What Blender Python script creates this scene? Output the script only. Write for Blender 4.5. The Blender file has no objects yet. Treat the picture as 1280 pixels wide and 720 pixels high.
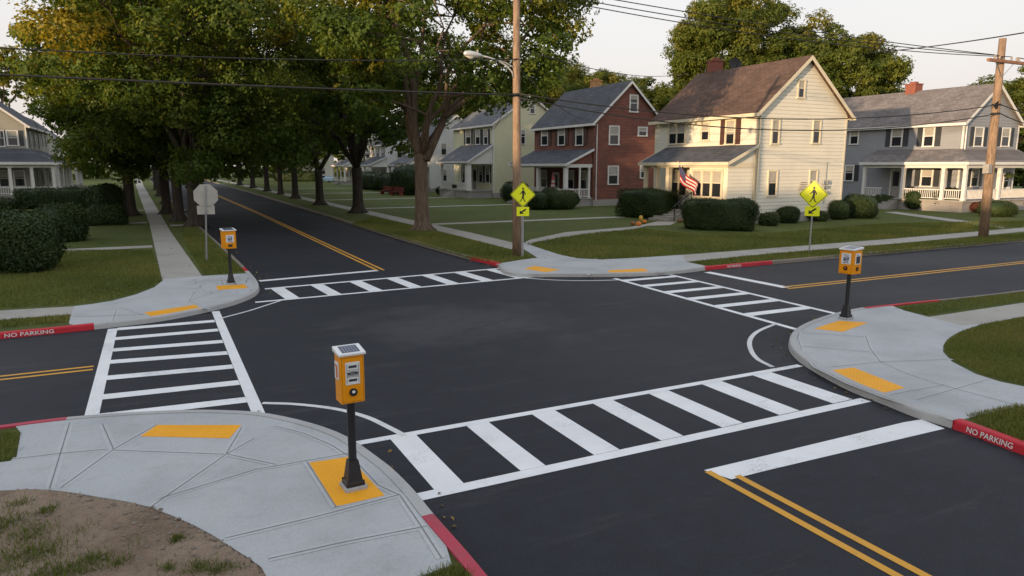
import bpy, bmesh, math, random
import numpy as np
from mathutils import Vector, Matrix
from mathutils.geometry import tessellate_polygon
PI = math.pi
R = math.radians
rnd = random.Random(11)
scene = bpy.context.scene
COL = scene.collection

# ------------------------------------------------------------------ survey
# metric survey of the place: X runs along the cross street (to the right, away),
# Y runs along the tree lined street (to the left, away).  Camera over the origin.
F = 881.0; CH = 3.8; TH = math.atan(153 / 881)
CC, SS = math.cos(TH), math.sin(TH)
AZ = R(63.3)
UX = (math.sin(AZ), math.cos(AZ)); VX = (-UX[1], UX[0])

def ray(px, py):
    x = (px - 640) / F; y = (360 - py) / F
    X, Y, Z = x, CC + y * SS, -SS + y * CC
    return (X * UX[0] + Y * UX[1], X * VX[0] + Y * VX[1], Z)

def G(px, py, z=0.0):
    d = ray(px, py); t = (z - CH) / d[2]
    return (d[0] * t, d[1] * t)

def on_v(px, py, v):
    d = ray(px, py); t = v / d[1]
    return (d[0] * t, v, CH + d[2] * t)

def on_u(px, py, u):
    d = ray(px, py); t = u / d[0]
    return (u, d[1] * t, CH + d[2] * t)

ZL, ZC, ZK = 0.105, 0.122, 0.134      # lawn, concrete, kerb top

# ------------------------------------------------------------------ materials
def new_mat(name):
    m = bpy.data.materials.new(name); m.use_nodes = True
    nt = m.node_tree; nt.nodes.clear()
    out = nt.nodes.new('ShaderNodeOutputMaterial')
    b = nt.nodes.new('ShaderNodeBsdfPrincipled')
    nt.links.new(b.outputs[0], out.inputs[0])
    return m, nt, b

def N(nt, typ, **kw):
    n = nt.nodes.new(typ)
    for k, v in kw.items():
        if k.startswith('i_'):
            key = k[2:]
            n.inputs[int(key) if key.isdigit() else key.replace('_', ' ')].default_value = v
        else:
            setattr(n, k, v)
    return n

def coords(nt, scale=(1, 1, 1)):
    t = N(nt, 'ShaderNodeTexCoord'); mp = N(nt, 'ShaderNodeMapping')
    mp.inputs['Scale'].default_value = scale
    nt.links.new(t.outputs['Object'], mp.inputs[0])
    return mp.outputs[0]

def noise(nt, co, scale, detail=5, rough=.6):
    n = N(nt, 'ShaderNodeTexNoise'); n.inputs['Scale'].default_value = scale
    n.inputs['Detail'].default_value = detail; n.inputs['Roughness'].default_value = rough
    nt.links.new(co, n.inputs['Vector']); return n.outputs['Fac']

def ramp(nt, fac, stops):
    r = N(nt, 'ShaderNodeValToRGB'); e = r.color_ramp.elements
    while len(e) < len(stops): e.new(.5)
    for k, (p, c) in enumerate(stops):
        e[k].position = p
        e[k].color = (c, c, c, 1) if isinstance(c, (int, float)) else (*c, 1)
    nt.links.new(fac, r.inputs[0]); return r.outputs[0]

def mix(nt, fac, a, b, mode='MIX'):
    m = N(nt, 'ShaderNodeMix', data_type='RGBA', blend_type=mode)
    for s, v in ((m.inputs[0], fac), (m.inputs[6], a), (m.inputs[7], b)):
        if isinstance(v, (int, float)): s.default_value = v
        elif isinstance(v, tuple): s.default_value = (*v, 1)
        else: nt.links.new(v, s)
    return m.outputs[2]

def bump(nt, b, h, strength=.3, dist=.02):
    n = N(nt, 'ShaderNodeBump'); n.inputs['Strength'].default_value = strength
    n.inputs['Distance'].default_value = dist
    nt.links.new(h, n.inputs['Height']); nt.links.new(n.outputs[0], b.inputs['Normal'])

def sc(c, k): return tuple(min(1, x * k) for x in c)

def plain(name, col, rough=.6, var=.18, scale=3.0, metal=0, spec=.5, bmp=0, stretch=(1, 1, 1)):
    m, nt, b = new_mat(name)
    co = coords(nt, stretch)
    f1 = noise(nt, co, scale, 6, .65)
    c = ramp(nt, f1, [(.3, sc(col, 1 - var)), (.7, sc(col, 1 + var))])
    nt.links.new(c, b.inputs['Base Color'])
    b.inputs['Roughness'].default_value = rough; b.inputs['Metallic'].default_value = metal
    b.inputs['Specular IOR Level'].default_value = spec
    if bmp: bump(nt, b, noise(nt, co, scale * 12, 3), bmp, .01)
    return m

M = {}
def asphalt():
    m, nt, b = new_mat('asphalt'); co = coords(nt)
    big = noise(nt, co, .14, 4, .55)
    c = ramp(nt, big, [(.3, (.0105, .0125, .0185)), (.6, (.0145, .0165, .0225)), (.8, (.021, .022, .026))])
    st = noise(nt, coords(nt, (.25, 2.2, 1)), .9, 6, .7)          # faint traffic wear along the cross street
    # paler worn patch where turning traffic crosses the middle of the junction
    gr = N(nt, 'ShaderNodeTexCoord'); mp = N(nt, 'ShaderNodeMapping'); mp.vector_type = 'POINT'
    mp.inputs['Location'].default_value = (-6.4 / 7.5, -15.6 / 6.5, 0); mp.inputs['Scale'].default_value = (1 / 7.5, 1 / 6.5, 0)
    nt.links.new(gr.outputs['Object'], mp.inputs[0]); ln = N(nt, 'ShaderNodeVectorMath', operation='LENGTH'); nt.links.new(mp.outputs[0], ln.inputs[0])
    pn = N(nt, 'ShaderNodeMath', operation='ADD'); nt.links.new(ln.outputs['Value'], pn.inputs[0])
    pb = N(nt, 'ShaderNodeMath', operation='MULTIPLY'); pb.inputs[1].default_value = 1.1; nt.links.new(noise(nt, co, .55, 6, .65), pb.inputs[0]); nt.links.new(pb.outputs[0], pn.inputs[1])
    c = mix(nt, ramp(nt, pn.outputs[0], [(.7, .75), (1.8, 0)]), c, (.042, .043, .048))
    c = mix(nt, ramp(nt, st, [(.56, 0), (.76, .6)]), c, (.058, .056, .056))
    md = noise(nt, co, 2.6, 8, .72)
    c = mix(nt, .8, c, ramp(nt, md, [(.28, .68), (.5, 1.0), (.74, 1.38)]), 'MULTIPLY')
    for scl, lo, hi in (((.35, 5, 1), .66, .74), ((4.2, .4, 1), .69, .76)):
        sf = noise(nt, coords(nt, scl), 1.6, 7, .7)
        c = mix(nt, ramp(nt, sf, [(lo, 0), (hi, .5)]), c, (.095, .09, .085))
    fine = noise(nt, co, 38, 3, .7)
    c = mix(nt, .55, c, ramp(nt, fine, [(.25, .35), (.5, 1.0), (.75, 1.9)]), 'MULTIPLY')
    vc = N(nt, 'ShaderNodeTexVoronoi', feature='DISTANCE_TO_EDGE'); vc.inputs['Scale'].default_value = .16
    wv = N(nt, 'ShaderNodeVectorMath', operation='MULTIPLY_ADD'); wn = N(nt, 'ShaderNodeTexNoise'); wn.inputs['Scale'].default_value = .9; wn.inputs['Detail'].default_value = 6
    nt.links.new(co, wn.inputs['Vector']); nt.links.new(wn.outputs['Color'], wv.inputs[0]); wv.inputs[1].default_value = (1.6, 1.6, 0); nt.links.new(co, wv.inputs[2]); nt.links.new(wv.outputs[0], vc.inputs['Vector'])
    ck = mix(nt, 1.0, ramp(nt, vc.outputs['Distance'], [(.0012, .75), (.003, 0)]), ramp(nt, noise(nt, co, .21, 3), [(.5, 0), (.6, 1)]), 'MULTIPLY')
    c = mix(nt, ck, c, (.010, .010, .012))
    v = N(nt, 'ShaderNodeTexVoronoi'); v.inputs['Scale'].default_value = 9
    nt.links.new(co, v.inputs['Vector'])
    c = mix(nt, ramp(nt, v.outputs['Distance'], [(.03, .35), (.06, 0)]), c, (.13, .125, .12))
    nt.links.new(c, b.inputs['Base Color'])
    nt.links.new(ramp(nt, big, [(.3, .62), (.7, .8)]), b.inputs['Roughness'])
    b.inputs['Specular IOR Level'].default_value = .28
    bump(nt, b, noise(nt, co, 120, 2), .35, .01)
    return m
M['asphalt'] = asphalt()

def paint(name, col, wear=.55, rough=.6):
    m, nt, b = new_mat(name); co = coords(nt)
    g = noise(nt, co, 1.3, 5, .65)
    c = ramp(nt, g, [(.3, sc(col, .86)), (.7, col)])
    w = noise(nt, co, 26, 6, .8); w2 = noise(nt, co, 1.1, 5, .65)
    mm = N(nt, 'ShaderNodeMath', operation='MULTIPLY'); nt.links.new(w, mm.inputs[0]); nt.links.new(w2, mm.inputs[1])
    c = mix(nt, ramp(nt, mm.outputs[0], [(.285, 0), (.42, wear)]), c, (.11, .11, .12))
    nt.links.new(c, b.inputs['Base Color']); b.inputs['Roughness'].default_value = rough; b.inputs['Specular IOR Level'].default_value = .25
    bump(nt, b, noise(nt, co, 90, 2), .2, .006)
    return m
M['white_paint'] = paint('white_road_paint', (.74, .75, .76))
M['thin_paint'] = paint('thin_white_paint', (.62, .63, .63), .8)
M['yellow_paint'] = paint('yellow_road_paint', (.62, .31, .035), .6)
M['red_paint'] = paint('red_kerb_paint', (.47, .020, .034), .55)
M['faded_red'] = paint('faded_red_kerb_paint', (.42, .05, .08), .7)
M['tactile'] = paint('yellow_tactile', (.80, .36, .012), .12)
M['letter_white'] = paint('white_stencil_paint', (.72, .69, .68), .7)

def concrete(name, col, k=1.0):
    m, nt, b = new_mat(name); co = coords(nt)
    a = noise(nt, co, .5, 6, .6); d = noise(nt, co, 5, 6, .7); e = noise(nt, co, 60, 3, .6)
    c = ramp(nt, a, [(.28, sc(col, .80)), (.5, col), (.72, sc(col, 1.09))])
    c = mix(nt, ramp(nt, noise(nt, co, 1.7, 7, .7), [(.54, 0), (.72, .40)]), c, (col[0] * .80, col[1] * .75, col[2] * .68))
    c = mix(nt, ramp(nt, d, [(.54, 0), (.78, .40 * k)]), c, sc(col, .62))
    c = mix(nt, ramp(nt, noise(nt, co, 22, 4, .8), [(.66, 0), (.76, .45)]), c, sc(col, .45))
    c = mix(nt, .25, c, ramp(nt, e, [(.3, .55), (.7, 1.35)]), 'MULTIPLY')
    nt.links.new(c, b.inputs['Base Color']); b.inputs['Roughness'].default_value = .85
    b.inputs['Specular IOR Level'].default_value = .3
    bump(nt, b, noise(nt, coords(nt, (1, 8, 1)), 40, 3), .25, .006)
    return m
M['concrete'] = concrete('new_concrete', (.385, .40, .41))
M['trowel'] = concrete('trowelled_concrete', (.42, .435, .447), .7)
M['old_concrete'] = concrete('old_concrete', (.33, .315, .285), 1.6)
M['kerb'] = concrete('kerb_concrete', (.37, .375, .37), 1.3)
M['old_kerb'] = concrete('old_kerb_concrete', (.20, .175, .145), 1.6)
M['joint'] = plain('joint_dark', (.17, .17, .175), .9)
M['foundation'] = concrete('foundation_stone', (.33, .31, .29), 1.8)

def grass_mat(name, dark, light, dry):
    m, nt, b = new_mat(name); co = coords(nt)
    a = noise(nt, co, .22, 5, .6); d = noise(nt, co, 2.2, 6, .7); e = noise(nt, co, 28, 4, .75)
    c = ramp(nt, a, [(.3, dark), (.7, light)])
    c = mix(nt, ramp(nt, d, [(.50, 0), (.74, .8)]), c, dry)
    g2 = noise(nt, co, .75, 6, .7)
    c = mix(nt, ramp(nt, g2, [(.55, 0), (.72, .75)]), c, sc(dry, 1.05))
    c = mix(nt, ramp(nt, g2, [(.28, .8), (.44, 0)]), c, sc(dark, .62))
    c = mix(nt, .8, c, ramp(nt, e, [(.2, .3), (.5, 1.), (.8, 1.8)]), 'MULTIPLY')
    nt.links.new(c, b.inputs['Base Color']); b.inputs['Roughness'].default_value = .9
    b.inputs['Specular IOR Level'].default_value = .15
    bump(nt, b, e, .9, .05)
    return m
M['lawn'] = grass_mat('lawn_grass', (.064, .088, .022), (.094, .116, .030), (.125, .112, .040))
M['dirt'] = None

def dirt():
    m, nt, b = new_mat('bare_dirt'); co = coords(nt)
    a = noise(nt, co, 1.1, 6, .65); d = noise(nt, co, 9, 6, .75); e = noise(nt, co, 55, 4, .7)
    c = ramp(nt, a, [(.3, (.18, .130, .092)), (.68, (.30, .230, .170))])
    c = mix(nt, ramp(nt, d, [(.5, 0), (.75, .6)]), c, (.07, .055, .038))
    c = mix(nt, .6, c, ramp(nt, e, [(.25, .45), (.5, 1.), (.75, 1.6)]), 'MULTIPLY')
    nt.links.new(c, b.inputs['Base Color']); b.inputs['Roughness'].default_value = .95
    b.inputs['Specular IOR Level'].default_value = .1
    bump(nt, b, d, .9, .06)
    return m
M['dirt'] = dirt()

def leaf_mat(name, dark, light, gold, trans=.45):
    m, nt, b = new_mat(name)
    at = N(nt, 'ShaderNodeAttribute', attribute_name='tint')
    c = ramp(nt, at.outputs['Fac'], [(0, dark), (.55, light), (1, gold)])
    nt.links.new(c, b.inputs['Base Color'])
    b.inputs['Roughness'].default_value = .55; b.inputs['Specular IOR Level'].default_value = .25
    tr = N(nt, 'ShaderNodeBsdfTranslucent')
    cc = mix(nt, 1.0, c, (1.25, 1.15, .6), 'MULTIPLY'); nt.links.new(cc, tr.inputs[0])
    ms = N(nt, 'ShaderNodeMixShader'); ms.inputs[0].default_value = trans
    out = [n for n in nt.nodes if n.type == 'OUTPUT_MATERIAL'][0]
    nt.links.new(b.outputs[0], ms.inputs[1]); nt.links.new(tr.outputs[0], ms.inputs[2])
    nt.links.new(ms.outputs[0], out.inputs[0])
    return m
M['leaf_oak'] = leaf_mat('oak_leaves', (.042, .084, .014), (.105, .155, .024), (.21, .19, .02))
M['leaf_gold'] = leaf_mat('maple_leaves_turning', (.042, .086, .014), (.112, .160, .024), (.28, .225, .02))
M['leaf_back'] = leaf_mat('background_leaves', (.060, .100, .018), (.130, .165, .028), (.21, .20, .032))
M['hedge'] = leaf_mat('hedge_leaves', (.020, .038, .010), (.042, .066, .016), (.08, .09, .025), .15)
M['shrub'] = leaf_mat('shrub_leaves', (.030, .052, .014), (.066, .090, .024), (.13, .13, .05), .2)
M['red_leaf'] = leaf_mat('red_shrub_leaves', (.05, .04, .015), (.15, .03, .022), (.25, .05, .035), .2)
M['blade'] = leaf_mat('grass_blades', (.085, .112, .022), (.155, .175, .040), (.26, .205, .07), .25)

def bark(name, col):
    m, nt, b = new_mat(name); co = coords(nt, (1, 1, .18))
    a = noise(nt, co, 9, 6, .7)
    c = ramp(nt, a, [(.3, sc(col, .45)), (.55, col), (.8, sc(col, 1.35))])
    nt.links.new(c, b.inputs['Base Color']); b.inputs['Roughness'].default_value = .9
    b.inputs['Specular IOR Level'].default_value = .15
    bump(nt, b, a, 1.0, .06)
    return m
M['bark'] = bark('tree_bark', (.15, .112, .082))
M['bark_dark'] = bark('dark_tree_bark', (.062, .052, .044))
M['pole_wood'] = bark('weathered_pole_wood', (.30, .21, .145))

def brick():
    m, nt, b = new_mat('red_brick')
    t = N(nt, 'ShaderNodeTexCoord'); s = N(nt, 'ShaderNodeSeparateXYZ'); nt.links.new(t.outputs['Object'], s.inputs[0])
    ad = N(nt, 'ShaderNodeMath', operation='ADD'); nt.links.new(s.outputs[0], ad.inputs[0]); nt.links.new(s.outputs[1], ad.inputs[1])
    cb = N(nt, 'ShaderNodeCombineXYZ'); nt.links.new(ad.outputs[0], cb.inputs[0]); nt.links.new(s.outputs[2], cb.inputs[1])
    br = N(nt, 'ShaderNodeTexBrick'); nt.links.new(cb.outputs[0], br.inputs['Vector'])
    br.inputs['Scale'].default_value = 1; br.inputs['Brick Width'].default_value = .34; br.inputs['Row Height'].default_value = .135
    br.inputs['Mortar Size'].default_value = .014; br.inputs['Color1'].default_value = (.20, .058, .038, 1)
    br.inputs['Color2'].default_value = (.125, .040, .029, 1); br.inputs['Mortar'].default_value = (.215, .13, .10, 1)
    n = noise(nt, t.outputs['Object'], 1.2, 6, .7)
    c = mix(nt, .6, br.outputs['Color'], ramp(nt, n, [(.3, .6), (.7, 1.35)]), 'MULTIPLY')
    nt.links.new(c, b.inputs['Base Color']); b.inputs['Roughness'].default_value = .9
    bump(nt, b, br.outputs['Fac'], -.6, .012)
    return m
M['brick'] = brick()

def shingle(name, col, blotch=.25):
    m, nt, b = new_mat(name)
    t = N(nt, 'ShaderNodeTexCoord'); s = N(nt, 'ShaderNodeSeparateXYZ'); nt.links.new(t.outputs['Object'], s.inputs[0])
    ml = N(nt, 'ShaderNodeMath', operation='MULTIPLY'); ml.inputs[1].default_value = 1.5; nt.links.new(s.outputs[2], ml.inputs[0])
    cb = N(nt, 'ShaderNodeCombineXYZ'); nt.links.new(s.outputs[1], cb.inputs[0]); nt.links.new(ml.outputs[0], cb.inputs[1])
    br = N(nt, 'ShaderNodeTexBrick'); nt.links.new(cb.outputs[0], br.inputs['Vector'])
    br.inputs['Scale'].default_value = 1; br.inputs['Brick Width'].default_value = .42; br.inputs['Row Height'].default_value = .24
    br.inputs['Mortar Size'].default_value = .012
    br.inputs['Color1'].default_value = (*sc(col, 1.18), 1); br.inputs['Color2'].default_value = (*sc(col, .82), 1); br.inputs['Mortar'].default_value = (*sc(col, .5), 1)
    n = noise(nt, t.outputs['Object'], .6, 6, .65)
    c = mix(nt, .7, br.outputs['Color'], ramp(nt, n, [(.3, 1 - blotch), (.7, 1 + blotch)]), 'MULTIPLY')
    nt.links.new(c, b.inputs['Base Color']); b.inputs['Roughness'].default_value = .92; b.inputs['Specular IOR Level'].default_value = .2
    bump(nt, b, br.outputs['Fac'], -.6, .02)
    return m
M['roof_slate'] = shingle('slate_grey_shingles', (.075, .08, .09))
M['roof_brown'] = shingle('brown_shingles', (.105, .068, .052), .35)
M['roof_grey'] = shingle('pale_grey_shingles', (.17, .155, .15))
M['roof_mid'] = shingle('mid_grey_shingles', (.105, .11, .12))

M['cream'] = plain('cream_siding', (.66, .63, .53), .55, .07, .7)
M['pale_yellow'] = plain('pale_yellow_siding', (.60, .59, .40), .55, .07, .7)
M['grey_siding'] = plain('grey_siding', (.245, .255, .275), .55, .08, .7)
M['white_siding'] = plain('white_siding', (.60, .60, .58), .55, .07, .7)
M['tan_siding'] = plain('tan_siding', (.30, .29, .24), .55, .08, .7)
M['trim'] = plain('white_trim', (.66, .65, .62), .5, .06, 2)
M['cream_trim'] = plain('cream_trim', (.62, .56, .42), .5, .08, 2)
M['shutter_brown'] = plain('brown_shutter', (.075, .035, .028), .5, .1)
M['shutter_dark'] = plain('dark_shutter', (.035, .04, .045), .5, .1)
M['curtain'] = plain('window_blind', (.36, .34, .29), .8, .15, 2)
M['door'] = plain('storm_door', (.30, .29, .27), .5, .1)
M['porch_board'] = plain('porch_boards', (.30, .29, .27), .8, .15)
M['chimney_brick'] = plain('chimney_brick', (.22, .075, .052), .9, .3, 6)
M['chimney_tan'] = plain('chimney_tan_brick', (.42, .22, .09), .9, .25, 6)
def glass():
    m, nt, b = new_mat('window_glass'); co = coords(nt)
    b.inputs['Base Color'].default_value = (.018, .021, .026, 1)
    b.inputs['Roughness'].default_value = .06; b.inputs['Specular IOR Level'].default_value = .6
    bump(nt, b, noise(nt, co, 1.2, 2), .06, .02)
    return m
M['glass'] = glass()
M['galv'] = plain('galvanised_steel', (.36, .37, .38), .45, .15, 4, metal=.6)
M['sign_back'] = plain('aluminium_sign_back', (.42, .41, .37), .45, .12, 3, metal=.35)
M['sign_yellow'] = plain('fluorescent_yellow_green', (.80, .86, .008), .4, .04, 4)
M['black'] = plain('black_paint', (.010, .011, .014), .42, .25, 8)
M['black_soft'] = plain('black_matt', (.018, .018, .018), .7, .2, 8)
M['box_yellow'] = paint('yellow_enamel', (.80, .30, .004), .22, .45)
M['white_plate'] = plain('white_plate', (.66, .67, .67), .4, .06, 8)
M['blue_glass'] = plain('solar_glass', (.035, .055, .10), .18, .2, 10)
M['ink'] = plain('printed_ink', (.03, .035, .05), .5, .1)
M['blue_ink'] = plain('blue_print', (.03, .06, .14), .5, .1)
M['orange_ink'] = plain('orange_print', (.50, .12, .02), .5, .1)
M['cable'] = plain('cable_black', (.012, .012, .012), .6, .1)
M['lamp_metal'] = plain('lamp_aluminium', (.55, .55, .53), .4, .08, 3, metal=.5)
M['lamp_glass'] = plain('lamp_lens', (.50, .50, .46), .3, .05)
M['ceramic'] = plain('porcelain', (.30, .26, .22), .35, .1)
M['rusty'] = plain('crossarm_wood', (.26, .13, .075), .85, .25, 5)
M['pumpkin'] = plain('pumpkin_skin', (.62, .17, .02), .5, .12, 3)
M['gourd_yellow'] = plain('yellow_gourd', (.58, .38, .06), .5, .12, 3)
M['gourd_green'] = plain('green_gourd', (.38, .40, .10), .5, .12, 3)
M['pumpkin_dark'] = plain('rusty_pumpkin', (.22, .085, .03), .6, .15, 3)
M['stem'] = plain('dry_stem', (.12, .10, .04), .8)
M['flag_red'] = plain('flag_red', (.36, .010, .018), .7, .06)
M['flag_white'] = plain('flag_white', (.58, .57, .56), .7, .06)
M['flag_blue'] = plain('flag_blue', (.025, .03, .10), .7, .06)
M['pink_cloth'] = plain('faded_pink_cloth', (.48, .13, .13), .8, .1)
M['car_blue'] = plain('pale_blue_car_paint', (.38, .50, .62), .25, .03, 2)
M['rubber'] = plain('tyre_rubber', (.02, .02, .02), .8)
M['red_wood'] = plain('faded_red_wood', (.20, .045, .035), .7, .2)
M['stone'] = plain('grey_stones', (.17, .14, .11), .9, .3, 9)
M['skin'] = plain('skin', (.30, .17, .11), .6)
M['shirt'] = plain('dark_clothes', (.025, .025, .03), .8)

# ------------------------------------------------------------------ object helpers
def tag(o, label=None, cat=None, group=None, kind=None):
    if label: o['label'] = label
    if cat: o['category'] = cat
    if group: o['group'] = group
    if kind: o['kind'] = kind
    return o

def thing(name, loc, label, cat, group=None, rz=0.0, tilt=(0, 0)):
    o = bpy.data.objects.new(name, None); COL.objects.link(o)
    o.empty_display_size = .2
    o.location = loc; o.rotation_euler = (tilt[0], tilt[1], rz)
    return tag(o, label, cat, group)

def root_of(o):
    while o.parent: o = o.parent
    return o

class MB:
    def __init__(s): s.v = []; s.f = []
    def quad(s, *p):
        n = len(s.v); s.v += [tuple(q) for q in p]; s.f.append(tuple(range(n, n + len(p)))); return s
    def box(s, x0, x1, y0, y1, z0, z1):
        n = len(s.v)
        s.v += [(x0, y0, z0), (x1, y0, z0), (x1, y1, z0), (x0, y1, z0), (x0, y0, z1), (x1, y0, z1), (x1, y1, z1), (x0, y1, z1)]
        s.f += [tuple(n + i for i in q) for q in ((3, 2, 1, 0), (4, 5, 6, 7), (0, 1, 5, 4), (1, 2, 6, 5), (2, 3, 7, 6), (3, 0, 4, 7))]
        return s
    def hexa(s, p):          # 8 points, bottom loop then top loop
        n = len(s.v); s.v += [tuple(q) for q in p]
        s.f += [tuple(n + i for i in q) for q in ((3, 2, 1, 0), (4, 5, 6, 7), (0, 1, 5, 4), (1, 2, 6, 5), (2, 3, 7, 6), (3, 0, 4, 7))]
        return s
    def prism(s, poly, off):  # poly: list of 3D points, extruded by vector off
        n = len(s.v); k = len(poly); off = Vector(off)
        s.v += [tuple(p) for p in poly] + [tuple(Vector(p) + off) for p in poly]
        tri = tessellate_polygon([[Vector(p) for p in poly]])
        for t in tri:
            s.f.append(tuple(n + i for i in t)); s.f.append(tuple(n + k + i for i in reversed(t)))
        for i in range(k):
            j = (i + 1) % k; s.f.append((n + i, n + j, n + k + j, n + k + i))
        return s
    def poly(s, pts, z):
        n = len(s.v); P3 = [Vector((p[0], p[1], z)) for p in pts]; s.v += [tuple(p) for p in P3]
        area = sum(P3[i].x * P3[(i + 1) % len(P3)].y - P3[(i + 1) % len(P3)].x * P3[i].y for i in range(len(P3)))
        for t in tessellate_polygon([P3]):
            a, b, c = (P3[i] for i in t)
            up = (b - a).cross(c - a).z > 0
            s.f.append(tuple(n + i for i in (t if up else reversed(t))))
        return s
    def tube(s, pts, rad, n=8, cap=True):
        pts = [Vector(p) for p in pts]
        if isinstance(rad, (int, float)): rad = [rad] * len(pts)
        base = len(s.v); ref = None
        for i, p in enumerate(pts):
            d = (pts[min(i + 1, len(pts) - 1)] - pts[max(i - 1, 0)])
            if d.length < 1e-9: d = Vector((0, 0, 1))
            d.normalize()
            if ref is None:
                ref = Vector((1, 0, 0)) if abs(d.x) < .8 else Vector((0, 1, 0))
            a = (ref - d * ref.dot(d)).normalized(); ref = a; b = d.cross(a)
            for k in range(n):
                t = 2 * PI * k / n
                s.v.append(tuple(p + (a * math.cos(t) + b * math.sin(t)) * rad[i]))
        for i in range(len(pts) - 1):
            for k in range(n):
                k2 = (k + 1) % n
                s.f.append((base + i * n + k, base + i * n + k2, base + (i + 1) * n + k2, base + (i + 1) * n + k))
        if cap:
            s.f.append(tuple(base + k for k in reversed(range(n))))
            s.f.append(tuple(base + (len(pts) - 1) * n + k for k in range(n)))
        return s
    def lathe(s, c, prof, n=16, lobes=0, amp=0.0):
        base = len(s.v)
        for (r, z) in prof:
            for k in range(n):
                t = 2 * PI * k / n
                rr = r * (1 - amp * abs(math.sin(t * lobes / 2)) ) if lobes else r
                s.v.append((c[0] + rr * math.cos(t), c[1] + rr * math.sin(t), c[2] + z))
        for i in range(len(prof) - 1):
            for k in range(n):
                k2 = (k + 1) % n
                s.f.append((base + i * n + k, base + i * n + k2, base + (i + 1) * n + k2, base + (i + 1) * n + k))
        s.f.append(tuple(base + k for k in reversed(range(n))))
        s.f.append(tuple(base + (len(prof) - 1) * n + k for k in range(n)))
        return s
    def build(s, name, mat, parent=None, local=False, smooth=False, bevel=0, loc=None):
        off = Vector((0, 0, 0))
        if not local:
            if parent is not None: off = Vector(root_of(parent).location)
            elif loc is not None: off = Vector(loc)
        me = bpy.data.meshes.new(name)
        me.from_pydata([(x - off.x, y - off.y, z - off.z) for x, y, z in s.v], [], s.f)
        me.validate(); me.update()
        bm = bmesh.new(); bm.from_mesh(me); bmesh.ops.recalc_face_normals(bm, faces=bm.faces) if bevel or smooth else None
        bm.to_mesh(me); bm.free()
        me.materials.append(M[mat] if isinstance(mat, str) else mat)
        if smooth:
            for p in me.polygons: p.use_smooth = True
        o = bpy.data.objects.new(name, me); COL.objects.link(o)
        if parent is not None: o.parent = parent
        elif loc is not None and not local: o.location = loc
        if bevel:
            md = o.modifiers.new('b', 'BEVEL'); md.width = bevel; md.segments = 2; md.limit_method = 'ANGLE'; md.angle_limit = R(40)
        return o

def struct(o, label=None):
    o['kind'] = 'structure'
    if label: o['label'] = label
    return o

def kids(o): return [c for c in bpy.data.objects if c.parent == o]

def copy_tree(o, parent=None):
    c = o.copy(); COL.objects.link(c)
    if parent is not None: c.parent = parent
    for ch in kids(o): copy_tree(ch, c)
    return c

def catmull(pts, n=5):
    out = []
    for i in range(len(pts) - 1):
        p0 = Vector(pts[max(i - 1, 0)]).to_2d(); p1 = Vector(pts[i]).to_2d(); p2 = Vector(pts[i + 1]).to_2d(); p3 = Vector(pts[min(i + 2, len(pts) - 1)]).to_2d()
        d = max((p2 - p1).length, 1e-6)
        m1 = (p2 - p0) / max((p2 - p0).length, 1e-6) * d; m2 = (p3 - p1) / max((p3 - p1).length, 1e-6) * d
        for k in range(n):
            t = k / n; t2 = t * t; t3 = t2 * t
            q = p1 * (2 * t3 - 3 * t2 + 1) + m1 * (t3 - 2 * t2 + t) + p2 * (-2 * t3 + 3 * t2) + m2 * (t3 - t2)
            out.append((q.x, q.y))
    out.append(tuple(pts[-1])); return out

def offset(line, d):        # to the left of travel
    out = []
    for i, p in enumerate(line):
        a = Vector(line[max(i - 1, 0)]).to_2d(); b = Vector(line[min(i + 1, len(line) - 1)]).to_2d()
        t = (b - a).normalized(); out.append((p[0] - t.y * d, p[1] + t.x * d))
    return out

def gp(pts, z=ZC): return [G(x, y, z) for x, y in pts]

# ------------------------------------------------------------------ ground, roads, kerbs
# kerb lines (foot of kerb); lawn on the left of travel
NW = [(-140, 18.5), (-20, 18.62), (-3.3, 18.72), (-1.5, 18.85), (-.12, 19.12), (1.04, 19.85), (1.91, 20.75), (2.5, 21.9), (2.74, 23.3), (2.8, 25.4), (2.76, 30), (2.5, 42), (1.5, 88), (.3, 150), (-1.6, 260)]
NE = [(12.2, 260), (12.0, 110), (11.6, 64), (11.33, 46), (11.22, 35), (11.3, 26.6), (11.45, 24.2)] + [G(*p) for p in [(640, 345.5), (700, 346.3), (757, 346.3), (813, 345), (853, 341.8)]] + [(17.95, 19.72), (21.55, 19.81), (39.2, 20.17), (140, 22)]
SE = [(140, 13.5), (23.0, 11.75)] + [G(*p) for p in [(1110, 386), (1075, 390), (1048, 395.5), (1024, 402.5), (1003, 411), (990, 420), (985, 431), (990, 444), (1010, 460.5), (1060, 488), (1107, 507), (1147, 523), (1190, 536)]] + [(10.05, 4.6), (9.9, -30), (9.8, -120)]
SW = [(2.2, -120), (2.47, 0), (2.47, 5.58), (2.44, 6.69), (2.43, 7.43), (2.35, 8.24), (2.05, 9.52), (1.32, 10.7), (.6, 11.25), (-.19, 11.6), (-1.39, 11.91), (-2.24, 11.95), (-20, 12.1), (-140, 12.4)]
NW_, NE_, SE_, SW_ = (catmull(k, 5) for k in (NW, NE, SE, SW))

gm = MB().quad((-3000, -3000, -.06), (3000, -3000, -.06), (3000, 3000, -.06), (-3000, 3000, -.06))
struct(gm.build('ground', 'lawn'))
rm = MB().poly([(-140, 11), (140, 11), (140, 24), (-140, 24)], 0.0)
rm.poly([(-3, 24.0), (14, 24.0), (14, 262), (-6, 262)], 0.0); rm.poly([(0, -120), (15, -120), (15, 11.0), (0, 11.0)], 0.0)
struct(rm.build('road', 'asphalt'))

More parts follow.
